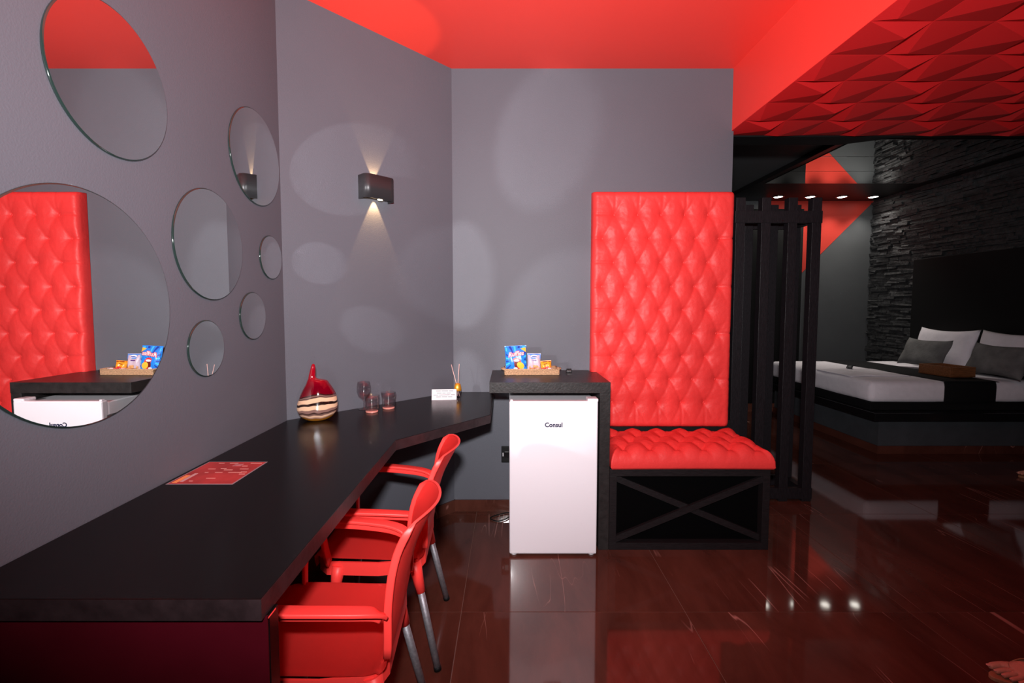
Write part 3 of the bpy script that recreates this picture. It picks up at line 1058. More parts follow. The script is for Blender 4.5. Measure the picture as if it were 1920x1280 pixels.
def vase(loc, rotz):
    bm = bm_new()
    # rings: (z, centre x, half width x, half width y)
    R = [(0.0, 0.0, 0.030, 0.025), (0.004, 0.0, 0.050, 0.036), (0.02, 0.0, 0.075, 0.046), (0.05, 0.0, 0.093, 0.055), (0.08, 0.001, 0.095, 0.058), (0.11, 0.004, 0.089, 0.057), (0.14, 0.006, 0.079, 0.052),
         (0.165, 0.005, 0.066, 0.045), (0.185, 0.004, 0.054, 0.037), (0.199, 0.001, 0.046, 0.031), (0.2055, -0.009, 0.033, 0.025), (0.211, -0.0185, 0.021, 0.019), (0.222, -0.021, 0.0165, 0.016), (0.240, -0.0185, 0.0145, 0.014), (0.262, -0.016, 0.0115, 0.012), (0.277, -0.0145, 0.0085, 0.009), (0.283, -0.014, 0.004, 0.004)]
    P = catmull([(a, b_, c) for a, b_, c, d_ in R], 3)
    Q = catmull([(a, d_, 0) for a, b_, c, d_ in R], 3)
    seg = 40
    rings = []
    for p, q_ in zip(P, Q):
        ring = []
        for k in range(seg):
            a = 2 * PI * k / seg
            x = p.y + p.z * math.cos(a)
            zz = p.x
            ring.append(bm.verts.new((x, q_.y * math.sin(a), zz)))
        rings.append(ring)
    for A_, B_ in zip(rings, rings[1:]):
        for k in range(seg):
            f = bm.faces.new((A_[k], A_[(k + 1) % seg], B_[(k + 1) % seg], B_[k])); f.smooth = True
    bm.faces.new(list(reversed(rings[0]))); bm.faces.new(rings[-1])
    bmesh.ops.recalc_face_normals(bm, faces=bm.faces)
    o = obj('glass_vase', bm, vase_mat())
    o.location = loc
    o.rotation_euler = (0, 0, rotz)
    return o


tag(vase((-0.955, 2.335, ZD), math.radians(22)), 'red teardrop glass vase with cream and brown wavy bands', 'vase')


def tumbler(loc, label):
    t = thing('tumbler', label, 'glass', loc, 0, 'tumblers on the desk')
    bm = bm_new()
    add_lathe(bm, [(0.0, 0.010), (0.032, 0.010), (0.034, 0.02), (0.0365, 0.05), (0.041, 0.092), (0.0395, 0.0925), (0.0345, 0.05), (0.0315, 0.027), (0, 0.025)], 32)
    obj('glass_wall', bm, M_glass, t)
    bm = bm_new()
    add_lathe(bm, [(0.0, 0.0), (0.031, 0.0), (0.033, 0.002), (0.0325, 0.0095), (0, 0.0095)], 32)
    obj('base', bm, M_pinkglass, t)
    return t


tumbler((-0.735, 2.515, ZD), 'clear glass tumbler in front of the wine glass')
tumbler((-0.668, 2.605, ZD), 'clear glass tumbler right of the other tumbler')
t = thing('wine_glass', 'upside-down stemmed wine glass behind the tumblers', 'glass', (-0.800, 2.590, ZD))
bm = bm_new()
add_lathe(bm, [(0, 0.0), (0.030, 0.001), (0.031, 0.003), (0.008, 0.007), (0.0045, 0.014), (0.0045, 0.045), (0.012, 0.056), (0.030, 0.072), (0.038, 0.098), (0.0375, 0.125), (0.032, 0.152), (0.0308, 0.152), (0.0362, 0.125), (0.0367, 0.098), (0.029, 0.074), (0.010, 0.060), (0, 0.058)], 36)
t['label'] = 'clear stemmed wine glass behind the two tumblers'
obj('bowl_and_stem', bm, M_glass, t)

# white folded card with printed lines
t = thing('desk_card', 'small white folded card with printed lines on the desk', 'card', (-0.393, 2.868, ZD), math.radians(5))
bm = bm_new()
cwid, chh, cdep = 0.150, 0.062, 0.040
th = 0.0015
tri = [(-cdep / 2, 0), (0, chh), (cdep / 2, 0), (cdep / 2 - th * 1.5, 0), (0, chh - th * 2), (-cdep / 2 + th * 1.5, 0)]
a = [bm.verts.new((-cwid / 2, y, z)) for y, z in tri]
b = [bm.verts.new((cwid / 2, y, z)) for y, z in tri]
for k in range(6):
    bm.faces.new((a[k], a[(k + 1) % 6], b[(k + 1) % 6], b[k]))
bm.faces.new((a[0], a[1], a[4], a[5])); bm.faces.new((a[1], a[2], a[3], a[4]))
bm.faces.new((b[0], b[5], b[4], b[1])); bm.faces.new((b[1], b[4], b[3], b[2]))
bmesh.ops.recalc_face_normals(bm, faces=bm.faces)
card = obj('folded_sheet', bm, M_paper, t)
sl = math.atan2(chh, cdep / 2)
for k, (xa, xb) in enumerate(((-0.05, 0.055), (-0.045, 0.04), (-0.065, 0.065), (-0.048, 0.05))):
    s_ = 0.84 - 0.185 * k
    zc = chh * s_; yc = -cdep / 2 * (1 - s_)
    segs = [(xa, xa + 0.03), (xa + 0.034, xb - 0.03), (xb - 0.026, xb)]
    for s0, s1 in segs:
        bm = bm_new()
        add_box(bm, s0, s1, -0.00015, 0.00015, -0.0018, 0.0018)
        o = obj('text_line', bm, M_ink, card)
        o.location = (0, yc - 0.0008, zc)
        o.rotation_euler = (-(PI / 2 - sl), 0, 0)

# reed diffuser
t = thing('reed_diffuser', 'small reed diffuser with amber cap and two sticks', 'diffuser', (-0.318, 2.945, ZD))
bm = bm_new()
add_lathe(bm, [(0, 0), (0.015, 0), (0.017, 0.003), (0.0165, 0.030), (0.010, 0.042), (0.009, 0.055), (0.0078, 0.055), (0.0085, 0.041), (0.0150, 0.029), (0.0155, 0.004), (0, 0.003)], 28)
obj('bottle', bm, M_glass, t)
bm = bm_new()
add_lathe(bm, [(0.0225, 0.040), (0.0240, 0.042), (0.0225, 0.060), (0.018, 0.078), (0.014, 0.0865), (0.006, 0.088), (0.0058, 0.085), (0.012, 0.083), (0.020, 0.060), (0.0215, 0.041), (0.0225, 0.040)], 28)
obj('amber_cap', bm, mat('amber_metal', (0.85, 0.36, 0.03, 1), 0.25, metal=0.6, bump=(60, 0.02)), t)
M_reed = mat('pink_reed', (0.82, 0.52, 0.47, 1), 0.6, bump=(200, 0.1))
for top, bot in (((-0.040, 0.0, 0.205), (0.012, -0.002, 0.006)), ((0.010, 0.004, 0.208), (-0.004, 0.002, 0.006))):
    bm = bm_new()
    add_sweep(bm, [Vector(bot), Vector(top)], circle_sec(0.0018, 8))
    obj('reed', bm, M_reed, t)

# ------------------------------------------------------------------ snack tray on the counter
ZT = 0.958
t = thing('wicker_tray', 'woven wicker tray of snacks on the black counter', 'tray', (0.144, 2.955, ZT), math.radians(2.0))
tw, td, thh = 0.332, 0.145, 0.036
boxo('tray_floor', -tw / 2 + 0.004, tw / 2 - 0.004, -td / 2 + 0.004, td / 2 - 0.004, 0.0, 0.006, M_wicker, t, 0.001)


def woven(x0, y0, x1, y1, name):
    """a wall of woven strands: horizontal rows bulging over upright stakes"""
    bm = bm_new()
    d = Vector((x1 - x0, y1 - y0, 0)); L_ = d.length; d.normalize(); n_ = Vector((d.y, -d.x, 0))
    rows_ = 7
    ns = max(4, int(L_ / 0.008))
    for r_ in range(rows_):
        z = 0.003 + (thh - 0.006) * r_ / (rows_ - 1)
        pts = []
        for k in range(ns * 2 + 1):
            ph = PI * k / 2 + (PI / 2 if r_ % 2 else -PI / 2)
            pts.append(Vector((x0, y0, z)) + d * (L_ * k / (ns * 2)) + n_ * (0.0017 * math.sin(ph + PI * 0.0) if k % 2 == 0 else 0.0))
        add_sweep(bm, pts, circle_sec(0.0026, 5))
    rim = [Vector((x0, y0, thh)), Vector((x1, y1, thh))]
    add_sweep(bm, rim, circle_sec(0.0038, 8))
    core = bm_new()
    core.free()
    return obj(name, bm, M_wicker, t)


woven(-tw / 2, -td / 2, tw / 2, -td / 2, 'woven_side')
woven(tw / 2, -td / 2, tw / 2, td / 2, 'woven_side')
woven(tw / 2, td / 2, -tw / 2, td / 2, 'woven_side')
woven(-tw / 2, td / 2, -tw / 2, -td / 2, 'woven_side')
for s in (-1, 1):
    bm = bm_new()
    add_sweep(bm, catmull([(s * tw / 2, -0.035, thh - 0.006), (s * (tw / 2 + 0.016), -0.02, thh - 0.004), (s * (tw / 2 + 0.018), 0.02, thh - 0.004), (s * tw / 2, 0.035, thh - 0.006)], 5), circle_sec(0.005, 8))
    obj('handle', bm, M_wicker, t)


def bag(name, label, loc, rotz, tilt, w_, h_, puff, matf, roll=0.0):
    """a snack bag: two bulging skins with crimped seals at top and bottom"""
    bm = bm_new()

    def skin(s):
        def f(u, v):
            x = (u - 0.5) * w_
            z = v * h_
            e = (1 - (2 * u - 1) ** 4) ** 0.6 * max(0.0, math.sin(PI * min(1, max(0, (v - 0.06) / 0.88)))) ** 0.55
            x *= 1.0 - 0.05 * math.sin(PI * v)
            if v < 0.06 or v > 0.94:
                e = 0
            y = -s * (puff * e + 0.0006)
            y += 0.002 * math.sin(u * 11 + v * 4) * e
            if v > 0.94 or v < 0.06:
                y += 0.0012 * math.sin(u * 60)
            return (x, y, z)
        return f
    add_grid(bm, 20, 28, skin(1))
    add_grid(bm, 20, 28, skin(-1))
    bmesh.ops.remove_doubles(bm, verts=bm.verts, dist=0.0002)
    bmesh.ops.recalc_face_normals(bm, faces=bm.faces)
    root = thing(name, label, 'snack', loc, rotz)
    o = obj('bag', bm, matf, root)
    o.rotation_euler = (tilt, roll, 0)

    def surf(x, z):
        u = x / w_ + 0.5; v = z / h_
        e = max(0.0, 1 - (2 * u - 1) ** 4) ** 0.6 * max(0.0, math.sin(PI * min(1, max(0, (v - 0.06) / 0.88)))) ** 0.55
        return -(puff * e + 0.0006)
    return root, o, surf


def on_bag(bagobj, surf, name, poly, m, lift=0.0006):
    """flat print laid on the bag's front skin: a polygon of (x, z), triangulated to follow the bulge"""
    bm = bm_new()
    vs = [bm.verts.new((x, 0, z)) for x, z in poly]
    bm.faces.new(vs)
    bmesh.ops.triangulate(bm, faces=bm.faces)
    for _ in range(2):
        bmesh.ops.subdivide_edges(bm, edges=bm.edges[:], cuts=1, use_grid_fill=True)
    for v in bm.verts:
        v.co.y = surf(v.co.x, v.co.z) - lift
    bmesh.ops.recalc_face_normals(bm, faces=bm.faces)
    return obj(name, bm, m, bagobj)


def ell(cx, cz, rx, rz, n=24, rot=0.0):
    out = []
    for k in range(n):
        a = 2 * PI * k / n
        x, z = rx * math.cos(a), rz * math.sin(a)
        out.append((cx + x * math.cos(rot) - z * math.sin(rot), cz + x * math.sin(rot) + z * math.cos(rot)))
    return out


M_bagblue = mat('bag_mid_blue', (0.02, 0.22, 0.75, 1), 0.28, bump=(30, 0.2))
M_bagcyan = mat('bag_cyan', (0.05, 0.50, 0.88, 1), 0.28, bump=(30, 0.1))
M_bagnavy = mat('bag_navy', (0.012, 0.05, 0.36, 1), 0.28, bump=(30, 0.1))
M_bagyel = mat('bag_yellow', (0.95, 0.52, 0.05, 1), 0.3, bump=(30, 0.1))
M_bagred = mat('bag_red', (0.78, 0.03, 0.04, 1), 0.3, bump=(30, 0.1))
M_bagwhite = mat('bag_white', (0.9, 0.86, 0.88, 1), 0.3, bump=(30, 0.1))
M_bagpink = mat('bag_pale_pink', (0.55, 0.44, 0.52, 1), 0.32, bump=(30, 0.2))
M_bagsky = mat('bag_sky', (0.08, 0.25, 0.68, 1), 0.3, bump=(30, 0.1))
M_bagorange = mat('bag_orange', (0.90, 0.34, 0.02, 1), 0.3, bump=(30, 0.2))
M_bagdark = mat('bag_dark_red', (0.16, 0.015, 0.012, 1), 0.32, bump=(30, 0.1))

bwid, bhgt = 0.138, 0.168
root, bo, sf = bag('chips_bag', 'blue crisp bag with a red mouth design, standing in the tray', (0.052, 2.952, ZT + 0.008), math.radians(3), math.radians(-8), bwid, bhgt, 0.022, M_bagblue, roll=math.radians(-2))
# sun-ray wedges from the middle
cxm, czm = 0.0, 0.075


def clip_ray(a):
    dx, dz = math.cos(a), math.sin(a)
    k = 9
    for lim, c_, d_ in ((bwid / 2 - 0.006, cxm, dx), (-(bwid / 2 - 0.006), cxm, dx), (bhgt - 0.003, czm, dz), (0.003, czm, dz)):
        if abs(d_) > 1e-6:
            tt = (lim - c_) / d_
            if tt > 0:
                k = min(k, tt)
    return (cxm + dx * k, czm + dz * k)


nr = 20
for k in range(nr):
    a0 = 2 * PI * k / nr; a1 = 2 * PI * (k + 0.5) / nr
    on_bag(bo, sf, 'ray_print', [(cxm + 0.012 * math.cos(a0), czm + 0.012 * math.sin(a0)), clip_ray(a0), clip_ray(a1)], M_bagcyan if k % 2 else M_bagnavy, 0.0005)
on_bag(bo, sf, 'corner_print', [(0.030, 0.148), (0.064, 0.155), (0.064, 0.124)], M_bagyel, 0.0008)
on_bag(bo, sf, 'mouth_print', ell(0.0, 0.052, 0.032, 0.040), M_bagred, 0.0009)
on_bag(bo, sf, 'mouth_inner_print', ell(0.002, 0.050, 0.016, 0.022), M_bagdark, 0.0012)
on_bag(bo, sf, 'teeth_print', ell(0.002, 0.073, 0.017, 0.007), M_bagwhite, 0.0015)
on_bag(bo, sf, 'teeth_print', ell(-0.006, 0.026, 0.012, 0.005), M_bagwhite, 0.0015)
on_bag(bo, sf, 'chip_print', ell(0.026, 0.042, 0.025, 0.019, rot=-0.7), M_bagyel, 0.0018)
for dx, m_, ofs, lift in ((0, M_bagred, 0.0028, 0.024), (0, M_bagwhite, 0.0002, 0.0248)):
    tx = text_mesh('brand_lettering', 'Ruffles', 0.036, m_, bo, (0, 0, 0), (0, 0, 0), offset=ofs, shear=0.2)
    me = tx.data
    for v in me.vertices:
        x, z = v.co.x, v.co.y
        z2 = z + 0.110 + 0.006 * (1 - (x / 0.06) ** 2) + x * 0.12
        v.co = Vector((x, sf(x, z2) - 0.0016 - (0.0008 if m_ is M_bagwhite else 0.0) - v.co.z, z2))
me = None

root, bo, sf = bag('nut_bag', 'pale pink and blue snack bag in the middle of the tray', (0.163, 2.962, ZT + 0.008), 0.0, math.radians(-6), 0.086, 0.118, 0.014, M_bagpink)
on_bag(bo, sf, 'header_print', [(-0.040, 0.084), (0.040, 0.084), (0.042, 0.116), (-0.042, 0.116)], M_bagsky, 0.0006)
on_bag(bo, sf, 'cloud_print', ell(0.0, 0.100, 0.022, 0.009), M_bagwhite, 0.0009)
on_bag(bo, sf, 'cloud_shadow_print', ell(0.0, 0.097, 0.016, 0.003), M_bagnavy, 0.0012)
on_bag(bo, sf, 'label_print', [(-0.025, 0.070), (0.025, 0.070), (0.025, 0.077), (-0.025, 0.077)], mat('bag_plum', (0.10, 0.03, 0.16, 1), 0.3, bump=(30, 0.1)), 0.0008)
on_bag(bo, sf, 'food_print', ell(0.0, 0.030, 0.034, 0.014), mat('bag_biscuit', (0.75, 0.35, 0.14, 1), 0.35, bump=(30, 0.1), var=(120, 0.5)), 0.0008)
root, bo, sf = bag('candy_bag', 'small orange sweet packet at the right end of the tray', (0.240, 2.952, ZT + 0.012), math.radians(-4), math.radians(-10), 0.068, 0.070, 0.013, M_bagorange, roll=math.radians(-4))
on_bag(bo, sf, 'band_print', [(-0.03, 0.060), (0.03, 0.060), (0.032, 0.068), (-0.032, 0.068)], M_bagdark, 0.0007)
on_bag(bo, sf, 'lettering_print', [(-0.024, 0.043), (0.024, 0.050), (0.024, 0.054), (-0.024, 0.047)], M_bagdark, 0.0009)
on_bag(bo, sf, 'food_print', ell(0.006, 0.020, 0.026, 0.012), M_bagred, 0.0009)
for (x, y, rz, m_, lab) in ((0.150, 2.905, 0.5, mat('wrap_gold', (0.75, 0.30, 0.12, 1), 0.3, bump=(60, 0.2)), 'gold wrapped sweet in front of the pale snack bag'),
                            (0.185, 2.906, -0.4, mat('wrap_rose', (0.8, 0.45, 0.40, 1), 0.3, bump=(60, 0.2)), 'rose wrapped sweet at the front of the tray'),
                            (0.222, 2.905, 0.2, M_bagred, 'red wrapped sweet in front of the orange packet'),
                            (0.256, 2.906, -0.2, M_bagwhite, 'white wrapped sweet at the tray right end')):
    t2 = thing('wrapped_sweet', lab, 'sweet', (x, y, ZT + 0.008), rz, 'wrapped sweets in the tray')
    bm = bm_new()
    add_sweep(bm, [(-0.018, 0, 0.02), (-0.012, 0, 0.02), (-0.010, 0, 0.02), (0.010, 0, 0.02), (0.012, 0, 0.02), (0.018, 0, 0.02)], rrect_sec(0.020, 0.030, 0.006), scales=[1.0, 0.35, 0.95, 0.95, 0.35, 1.0])
    obj('wrapper', bm, m_, t2)

# small black card holder
t = thing('card_reader', 'tiny black gadget on the counter right of the tray', 'gadget', (0.387, 2.995, ZT), math.radians(-3))
boxo('body', -0.018, 0.018, -0.014, 0.014, 0.0, 0.020, M_gloss_black, t, 0.003)
boxo('top_slot', -0.014, 0.014, -0.0155, -0.013, 0.010, 0.013, M_chrome, t, 0.0004)
boxo('lid', -0.015, 0.015, -0.010, 0.014, 0.020, 0.026, M_gloss_black, t, 0.002)

# ------------------------------------------------------------------ bedroom: bed
t = thing('platform_bed', 'double bed on a black platform under the mirror ceiling', 'bed', (0, 0, 0))
X1 = XS - 0.105
boxo('plinth', 3.476, X1, 4.37, 6.10, 0.075, 0.33, M_concrete, t)
boxo('plinth_skirting', 3.466, X1, 4.36, 6.11, 0.0, 0.075, M_marble, t)
boxo('platform', 3.36, X1, 4.27, 6.20, 0.33, 0.405, M_gloss_black, t, 0.004)
boxo('bed_base', 3.425, X1, 4.415, 6.14, 0.405, 0.475, M_blackfab, t, 0.004)
bm = bm_new()
add_box(bm, 3.42, X1 - 0.02, 4.41, 6.14, 0.475, 0.675, 0.045)
bmesh.ops.subdivide_edges(bm, edges=[e for e in bm.edges if e.calc_length() > 0.4], cuts=10, use_grid_fill=True)
for f in bm.faces:
    f.smooth = True
for v in bm.verts:
    v.co.z += 0.006 * noise.noise(v.co * 3.0)
obj('mattress', bm, M_sheet, t)
hb = tag(boxo('headboard', XS - 0.10, XS - 0.062, 4.2, 5.95, 0.41, 1.967, M_pureblack, None, 0.004), 'tall plain black headboard on the stone wall', 'headboard')
# black bed runner over the mattress
bm = bm_new()
sec = [(4.405, 0.47), (4.403, 0.60), (4.405, 0.640), (4.415, 0.668), (4.44, 0.681), (5.2, 0.684), (6.11, 0.681), (6.135, 0.668), (6.147, 0.64), (6.149, 0.47)]
path = catmull([(0, a, b_) for a, b_ in sec], 4)
vsA = []
for xx in (4.11, 4.12, 4.35, 4.59, 4.60):
    edge = 0.004 if xx in (4.11, 4.60) else 0.0
    row = []
    for p in path:
        c_ = Vector((0, 5.28, 0.45))
        d = Vector((0, p.y - 5.28, p.z - 0.45)); d.normalize()
        row.append(bm.verts.new((xx, p.y - d.y * edge, p.z - d.z * edge)))
    vsA.append(row)
for a, b in zip(vsA, vsA[1:]):
    for k in range(len(path) - 1):
        f = bm.faces.new((a[k], a[k + 1], b[k + 1], b[k])); f.smooth = True
bmesh.ops.recalc_face_normals(bm, faces=bm.faces)
bmesh.ops.solidify(bm, geom=bm.faces[:], thickness=0.004)
tag(obj('bed_runner', bm, M_blackfab), 'black cloth runner laid across the white bed', 'bed runner')


def pillow(name, label, cat, centre, ylen, hgt, thick, lean, m, group, seed):
    bm = bm_new()

    def skin(s):
        def f(u, v):
            a, b_ = u * 2 - 1, v * 2 - 1
            e = max(0.0, (1 - a ** 4)) ** 0.5 * max(0.0, (1 - b_ ** 4)) ** 0.5
            pin = 1 - 0.09 * (1 - abs(b_)) * abs(a) ** 2
            pin2 = 1 - 0.16 * (1 - a * a) * abs(b_) ** 2
            y = a * ylen / 2 * pin
            z = b_ * hgt / 2 * pin2
            x = s * (thick / 2 * e + 0.002)
            x += 0.010 * noise.noise(Vector((y * 6 + seed, z * 6, s * 2.0 + seed))) * e
            return (x, y, z)
        return f
    add_grid(bm, 26, 20, skin(1)); add_grid(bm, 26, 20, skin(-1))
    bmesh.ops.remove_doubles(bm, verts=bm.verts, dist=0.0045)
    bmesh.ops.recalc_face_normals(bm, faces=bm.faces)
    o = obj(name, bm, m)
    o.location = centre
    o.rotation_euler = (0, lean, 0)
    return tag(o, label, cat, group)


pillow('pillow', 'plump white pillow farther from the camera against the headboard', 'pillow', (4.938, 5.34, 0.916), 0.72, 0.46, 0.14, math.radians(16), M_sheet, 'white bed pillows', 1)
pillow('pillow', 'white pillow at the frame edge behind the nearer grey cushion', 'pillow', (4.938, 4.60, 0.916), 0.72, 0.46, 0.14, math.radians(16), M_sheet, 'white bed pillows', 5)
pillow('cushion', 'grey velvet cushion leaning on the farther white pillow', 'cushion', (4.712, 5.33, 0.862), 0.56, 0.34, 0.12, math.radians(24), M_greyfab, 'grey cushions on the bed', 2)
pillow('cushion', 'grey velvet cushion leaning on the nearer white pillow', 'cushion', (4.712, 4.52, 0.862), 0.56, 0.34, 0.12, math.radians(24), M_greyfab, 'grey cushions on the bed', 7)
# wooden box on the runner
t = thing('wooden_tray', 'brown wooden box tray on the black bed runner', 'tray', (4.455, 4.77, 0.688), math.radians(3))
boxo('tray_floor', -0.13, 0.13, -0.17, 0.17, 0.0, 0.01, M_wood, t)
for a in ((-0.13, -0.115, -0.17, 0.17), (0.115, 0.13, -0.17, 0.17), (-0.115, 0.115, -0.17, -0.155), (-0.115, 0.115, 0.155, 0.17)):
    boxo('tray_side', a[0], a[1], a[2], a[3], 0.0, 0.10, M_wood, t, 0.002)
# folded towel and remote control
bm = bm_new()


def tw_(u, v):
    x, y = (u - 0.5) * 0.62, (v - 0.5) * 0.55
    e = min(1, min(min(u, 1 - u), min(v, 1 - v)) / 0.12)
    return (x + 0.03 * noise.noise(Vector((y * 5, 1, 2))), y + 0.03 * noise.noise(Vector((x * 5, 4, 2))), 0.003 + 0.014 * e + 0.012 * e * noise.noise(Vector((x * 9, y * 9, 0.4))))


add_grid(bm, 30, 24, tw_)
bmesh.ops.recalc_face_normals(bm, faces=bm.faces)
bmesh.ops.solidify(bm, geom=bm.faces[:], thickness=0.004)
o = obj('folded_towel', bm, M_sheet)
o.location = (3.755, 5.0, 0.679)
tag(o, 'crumpled white towel lying near the foot of the bed', 'towel')
t = thing('remote_control', 'dark remote control on the white towel on the bed', 'remote', (3.80, 5.22, 0.706), math.radians(-38))
boxo('shell', -0.028, 0.028, -0.11, 0.11, 0.0, 0.016, M_gloss_black, t, 0.004)
for k in range(4):
    boxo('key', -0.015, 0.015, -0.08 + k * 0.035, -0.06 + k * 0.035, 0.0155, 0.018, M_greyfab, t)

# downlights in the canopy
for k, x in enumerate((3.66, 4.095, 4.525, 4.95)):
    lab = ('leftmost of the four bright ceiling spots in the bedroom', 'second from left of the four bedroom ceiling spots', 'third from left of the four bedroom ceiling spots', 'rightmost bedroom ceiling spot beside the stone wall')[k]
    t = thing('ceiling_spot', lab, 'lamp', (x, 6.50, ZF), 0, 'bedroom ceiling spots')
    bm = bm_new()
    add_lathe(bm, [(0.058, 0.0), (0.074, -0.001), (0.076, -0.006), (0.062, -0.009), (0.055, -0.004), (0.055, 0.0)], 28)
    obj('trim_ring', bm, M_chrome, t)
    bm = bm_new()
    add_lathe(bm, [(0, -0.006), (0.045, -0.006), (0.0555, -0.003)], 28)
    obj('lens', bm, mat('spot_lens', (1, 1, 0.95, 1), 0.4, emit=((1.0, 0.95, 0.85, 1), 16)), t)
    sp = bpy.data.lights.new('spot_light', 'SPOT')
    sp.energy = 26
    sp.color = (1.0, 0.93, 0.84)
    sp.spot_size = math.radians(106)
    sp.spot_blend = 0.9
    sp.shadow_soft_size = 0.015
    so = bpy.data.objects.new('spot_light', sp)
    C.objects.link(so)
    so.parent = t
    so.location = (0, 0, -0.012)


# ------------------------------------------------------------------ people at the right edge (only toes reach the frame)
def skin_mesh(name, verts, edges, radii, sub=2):
    me = bpy.data.meshes.new(name + '_sk')
    me.from_pydata([Vector(v) for v in verts], edges, [])
    o = bpy.data.objects.new(name + '_sk', me)
    C.objects.link(o)
    sk = o.modifiers.new('skin', 'SKIN')
    sk.use_smooth_shade = True
    sk.branch_smoothing = 0.3
    lay = me.skin_vertices[0].data
    for d, r in zip(lay, radii):
        d.radius = r if isinstance(r, tuple) else (r, r)
        d.use_root = False
    lay[0].use_root = True
    ss = o.modifiers.new('sub', 'SUBSURF')
    ss.levels = ss.render_levels = sub
    bpy.context.view_layer.update()
    out = bpy.data.meshes.new_from_object(o.evaluated_get(bpy.context.evaluated_depsgraph_get()))
    bpy.data.objects.remove(o)
    for p in out.polygons:
        p.use_smooth = True
    return out


TOES = [(-0.031, 0.206, 0.0125), (-0.009, 0.203, 0.0092), (0.009, 0.195, 0.0088), (0.025, 0.184, 0.0084), (0.039, 0.168, 0.0084)]


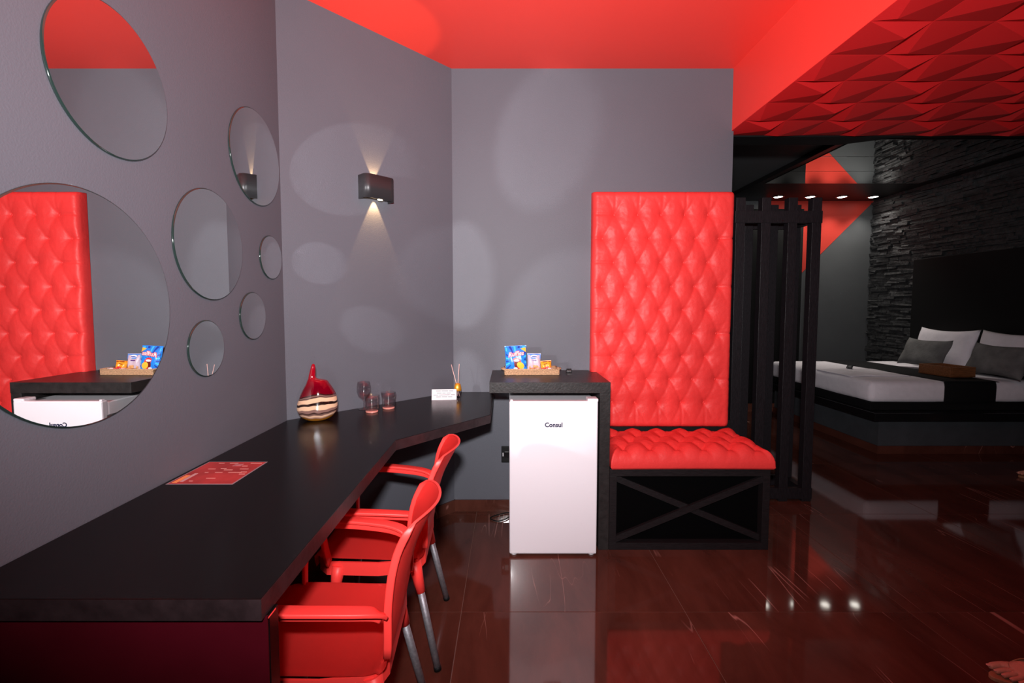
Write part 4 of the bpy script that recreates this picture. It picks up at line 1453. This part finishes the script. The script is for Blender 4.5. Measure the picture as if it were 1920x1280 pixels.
def build_person(label, loc, rotz, rear=-0.30):
    root = thing('person', label, 'person', loc, rotz)
    V, E_, R_ = [], [], []

    def add(p, r, par=None):
        V.append(p); R_.append(r)
        if par is not None:
            E_.append((par, len(V) - 1))
        return len(V) - 1
    pel = add((0, 0, 0.96), 0.13)
    wa = add((0.01, 0, 1.10), 0.115, pel)
    chs = add((0.0, 0, 1.28), 0.13, wa)
    nk0 = add((-0.01, 0, 1.40), 0.058, chs)
    nk = add((0.0, 0, 1.475), 0.046, nk0)
    jaw = add((0.030, 0, 1.545), 0.056, nk)
    hd0 = add((0.018, 0, 1.615), 0.088, jaw)
    add((0.005, 0, 1.690), 0.070, hd0)
    add((0.118, 0, 1.590), 0.011, hd0)
    for sd in (1, -1):
        add((0.005, sd * 0.088, 1.605), 0.014, hd0)
    feet = []
    for sd, ax, kx in ((1, 0.42, 0.27), (-1, rear, rear * 0.2)):
        sh = add((-0.01, sd * 0.16, 1.37), 0.055, nk0)
        el = add((-0.06, sd * 0.23, 1.10), 0.040, sh)
        wr = add((-0.02, sd * 0.25, 0.87), 0.026, el)
        pm = add((0.0, sd * 0.25, 0.79), (0.034, 0.018), wr)
        for k in range(4):
            a = add((0.025 - 0.018 * k + 0.0, sd * (0.248 - 0.004 * k), 0.745), 0.0085, pm)
            add((0.025 - 0.018 * k + 0.004, sd * (0.236 - 0.004 * k), 0.70 + 0.008 * abs(k - 1)), 0.0075, a)
        th_ = add((0.04, sd * 0.24, 0.775), 0.010, pm)
        add((0.052, sd * 0.225, 0.74), 0.009, th_)
        hp = add((0.0, sd * 0.09, 0.90), 0.10, pel)
        kn = add((kx, sd * 0.10, 0.50), 0.058, hp)
        cf = add(((kx + ax) / 2 - 0.03, sd * 0.10, 0.34), 0.054, kn)
        an = add((ax, sd * 0.10, 0.105), 0.034, cf)
        add((ax - 0.045, sd * 0.10, 0.045), 0.030, an)
        md = add((ax + 0.06, sd * 0.10, 0.060), (0.034, 0.030), an)
        md2 = add((ax + 0.112, sd * 0.102, 0.042), (0.044, 0.030), md)
        for ty, tx, tr in TOES:
            y = sd * (0.10 + ty * 1.12)
            b1 = add((ax + 0.150 + 0.55 * (tx - 0.2), y * 1.0, 0.033), tr * 1.15, md2)
            m1 = add((ax + tx - 0.022, y, 0.029), tr * 1.0, b1)
            add((ax + tx - 0.004, y, 0.0235), tr * 0.95, m1)
        feet.append((ax, sd))
    me = skin_mesh('body', V, E_, R_)
    me.materials.append(M_skin)
    body = shared('body', me, root)
    # trousers
    V, E_, R_ = [], [], []
    pel = add((0, 0, 1.00), 0.158)
    for sd, ax, kx in ((1, 0.42, 0.27), (-1, rear, rear * 0.2)):
        hp = add((0.0, sd * 0.092, 0.88), 0.118, pel)
        kn = add((kx, sd * 0.10, 0.50), 0.082, hp)
        add((kx * 0.35 + ax * 0.65 - 0.01, sd * 0.10, 0.24), 0.070, kn)
    me = skin_mesh('trousers', V, E_, R_)
    me.materials.append(M_darkcloth)
    shared('trousers', me, root)
    V, E_, R_ = [], [], []
    wa = add((0.0, 0, 0.85), 0.195)
    w2 = add((0.0, 0, 1.08), 0.160, wa)
    c1 = add((0.0, 0, 1.27), 0.165, w2)
    c2 = add((-0.01, 0, 1.385), 0.090, c1)
    for sd in (1, -1):
        sh = add((-0.01, sd * 0.165, 1.37), 0.072, c2)
        add((-0.05, sd * 0.215, 1.16), 0.058, sh)
    me = skin_mesh('shirt', V, E_, R_)
    me.materials.append(M_darkcloth)
    shared('shirt', me, root)
    bm = bm_new()
    bmesh.ops.create_uvsphere(bm, u_segments=20, v_segments=14, radius=0.1)
    for v in bm.verts:
        v.co = Vector((v.co.x * 1.02 - 0.022, v.co.y * 1.0, v.co.z * 1.05 + 1.655))
        if v.co.x > 0.03 and v.co.z < 1.70:
            v.co.x = 0.03
    for f in bm.faces:
        f.smooth = True
    obj('hair', bm, M_hair, root)
    for sd in (1, -1):
        bm = bm_new()
        bmesh.ops.create_uvsphere(bm, u_segments=12, v_segments=8, radius=0.011)
        ey = obj('eye', bm, M_paper, body)
        ey.location = (0.089, sd * 0.031, 1.625)
        bm = bm_new()
        bmesh.ops.create_uvsphere(bm, u_segments=10, v_segments=6, radius=0.006)
        pu = obj('pupil', bm, M_hair, body)
        pu.location = (0.097, sd * 0.031, 1.625)
    bm = bm_new()
    bmesh.ops.create_uvsphere(bm, u_segments=14, v_segments=8, radius=0.02)
    bmesh.ops.scale(bm, vec=(0.4, 1.0, 0.32), verts=bm.verts)
    mo_ = obj('mouth', bm, M_nail, body)
    mo_.location = (0.082, 0, 1.552)
    # sandals: sole, two straps; toe nails
    for ax, sd in feet:
        out = []
        for k in range(28):
            a = 2 * PI * k / 28
            x = 0.072 + 0.150 * math.cos(a)
            half = 0.040 + 0.008 * math.cos(a)
            y = half * math.sin(a)
            if math.cos(a) > 0.4:
                x += -sd * y * 0.22
            out.append((ax + x, sd * 0.10 + y))
        bm = bm_new()
        add_prism(bm, out, 0.0, 0.015, 0.003)
        so_ = obj('sandal_sole', bm, M_tan, root)
        for x in (0.105, 0.0):
            bm = bm_new()
            hgt = 0.062 if x > 0.05 else 0.085
            pts = catmull([(ax + x, sd * 0.10 - 0.050, 0.012), (ax + x - 0.004, sd * 0.10 - 0.046, hgt * 0.6), (ax + x - 0.010, sd * 0.10, hgt + 0.022), (ax + x - 0.004, sd * 0.10 + 0.046, hgt * 0.6), (ax + x, sd * 0.10 + 0.050, 0.012)], 6)
            add_sweep(bm, pts, rrect_sec(0.030, 0.004, 0.0015), ups=[(0, (p.y - sd * 0.10), p.z - 0.03) for p in pts])
            obj('sandal_strap', bm, M_tan, root)
        for ty, tx, tr in TOES:
            bm = bm_new()
            bmesh.ops.create_uvsphere(bm, u_segments=10, v_segments=8, radius=tr * 0.62)
            bmesh.ops.scale(bm, vec=(1, 0.9, 0.35), verts=bm.verts)
            for f in bm.faces:
                f.smooth = True
            nl = obj('toe_nail', bm, M_nail, body)
            nl.location = (ax + tx - 0.005, sd * (0.10 + ty * 1.12), 0.0235 + tr * 0.62)
    return root


build_person('person in tan sandals at the near right edge, only toes showing', (2.432, 1.715, 0), PI - 0.08)
build_person('person in pale sandals far back at the right edge, only toes showing', (4.775, 3.84, 0), PI, rear=-0.08)
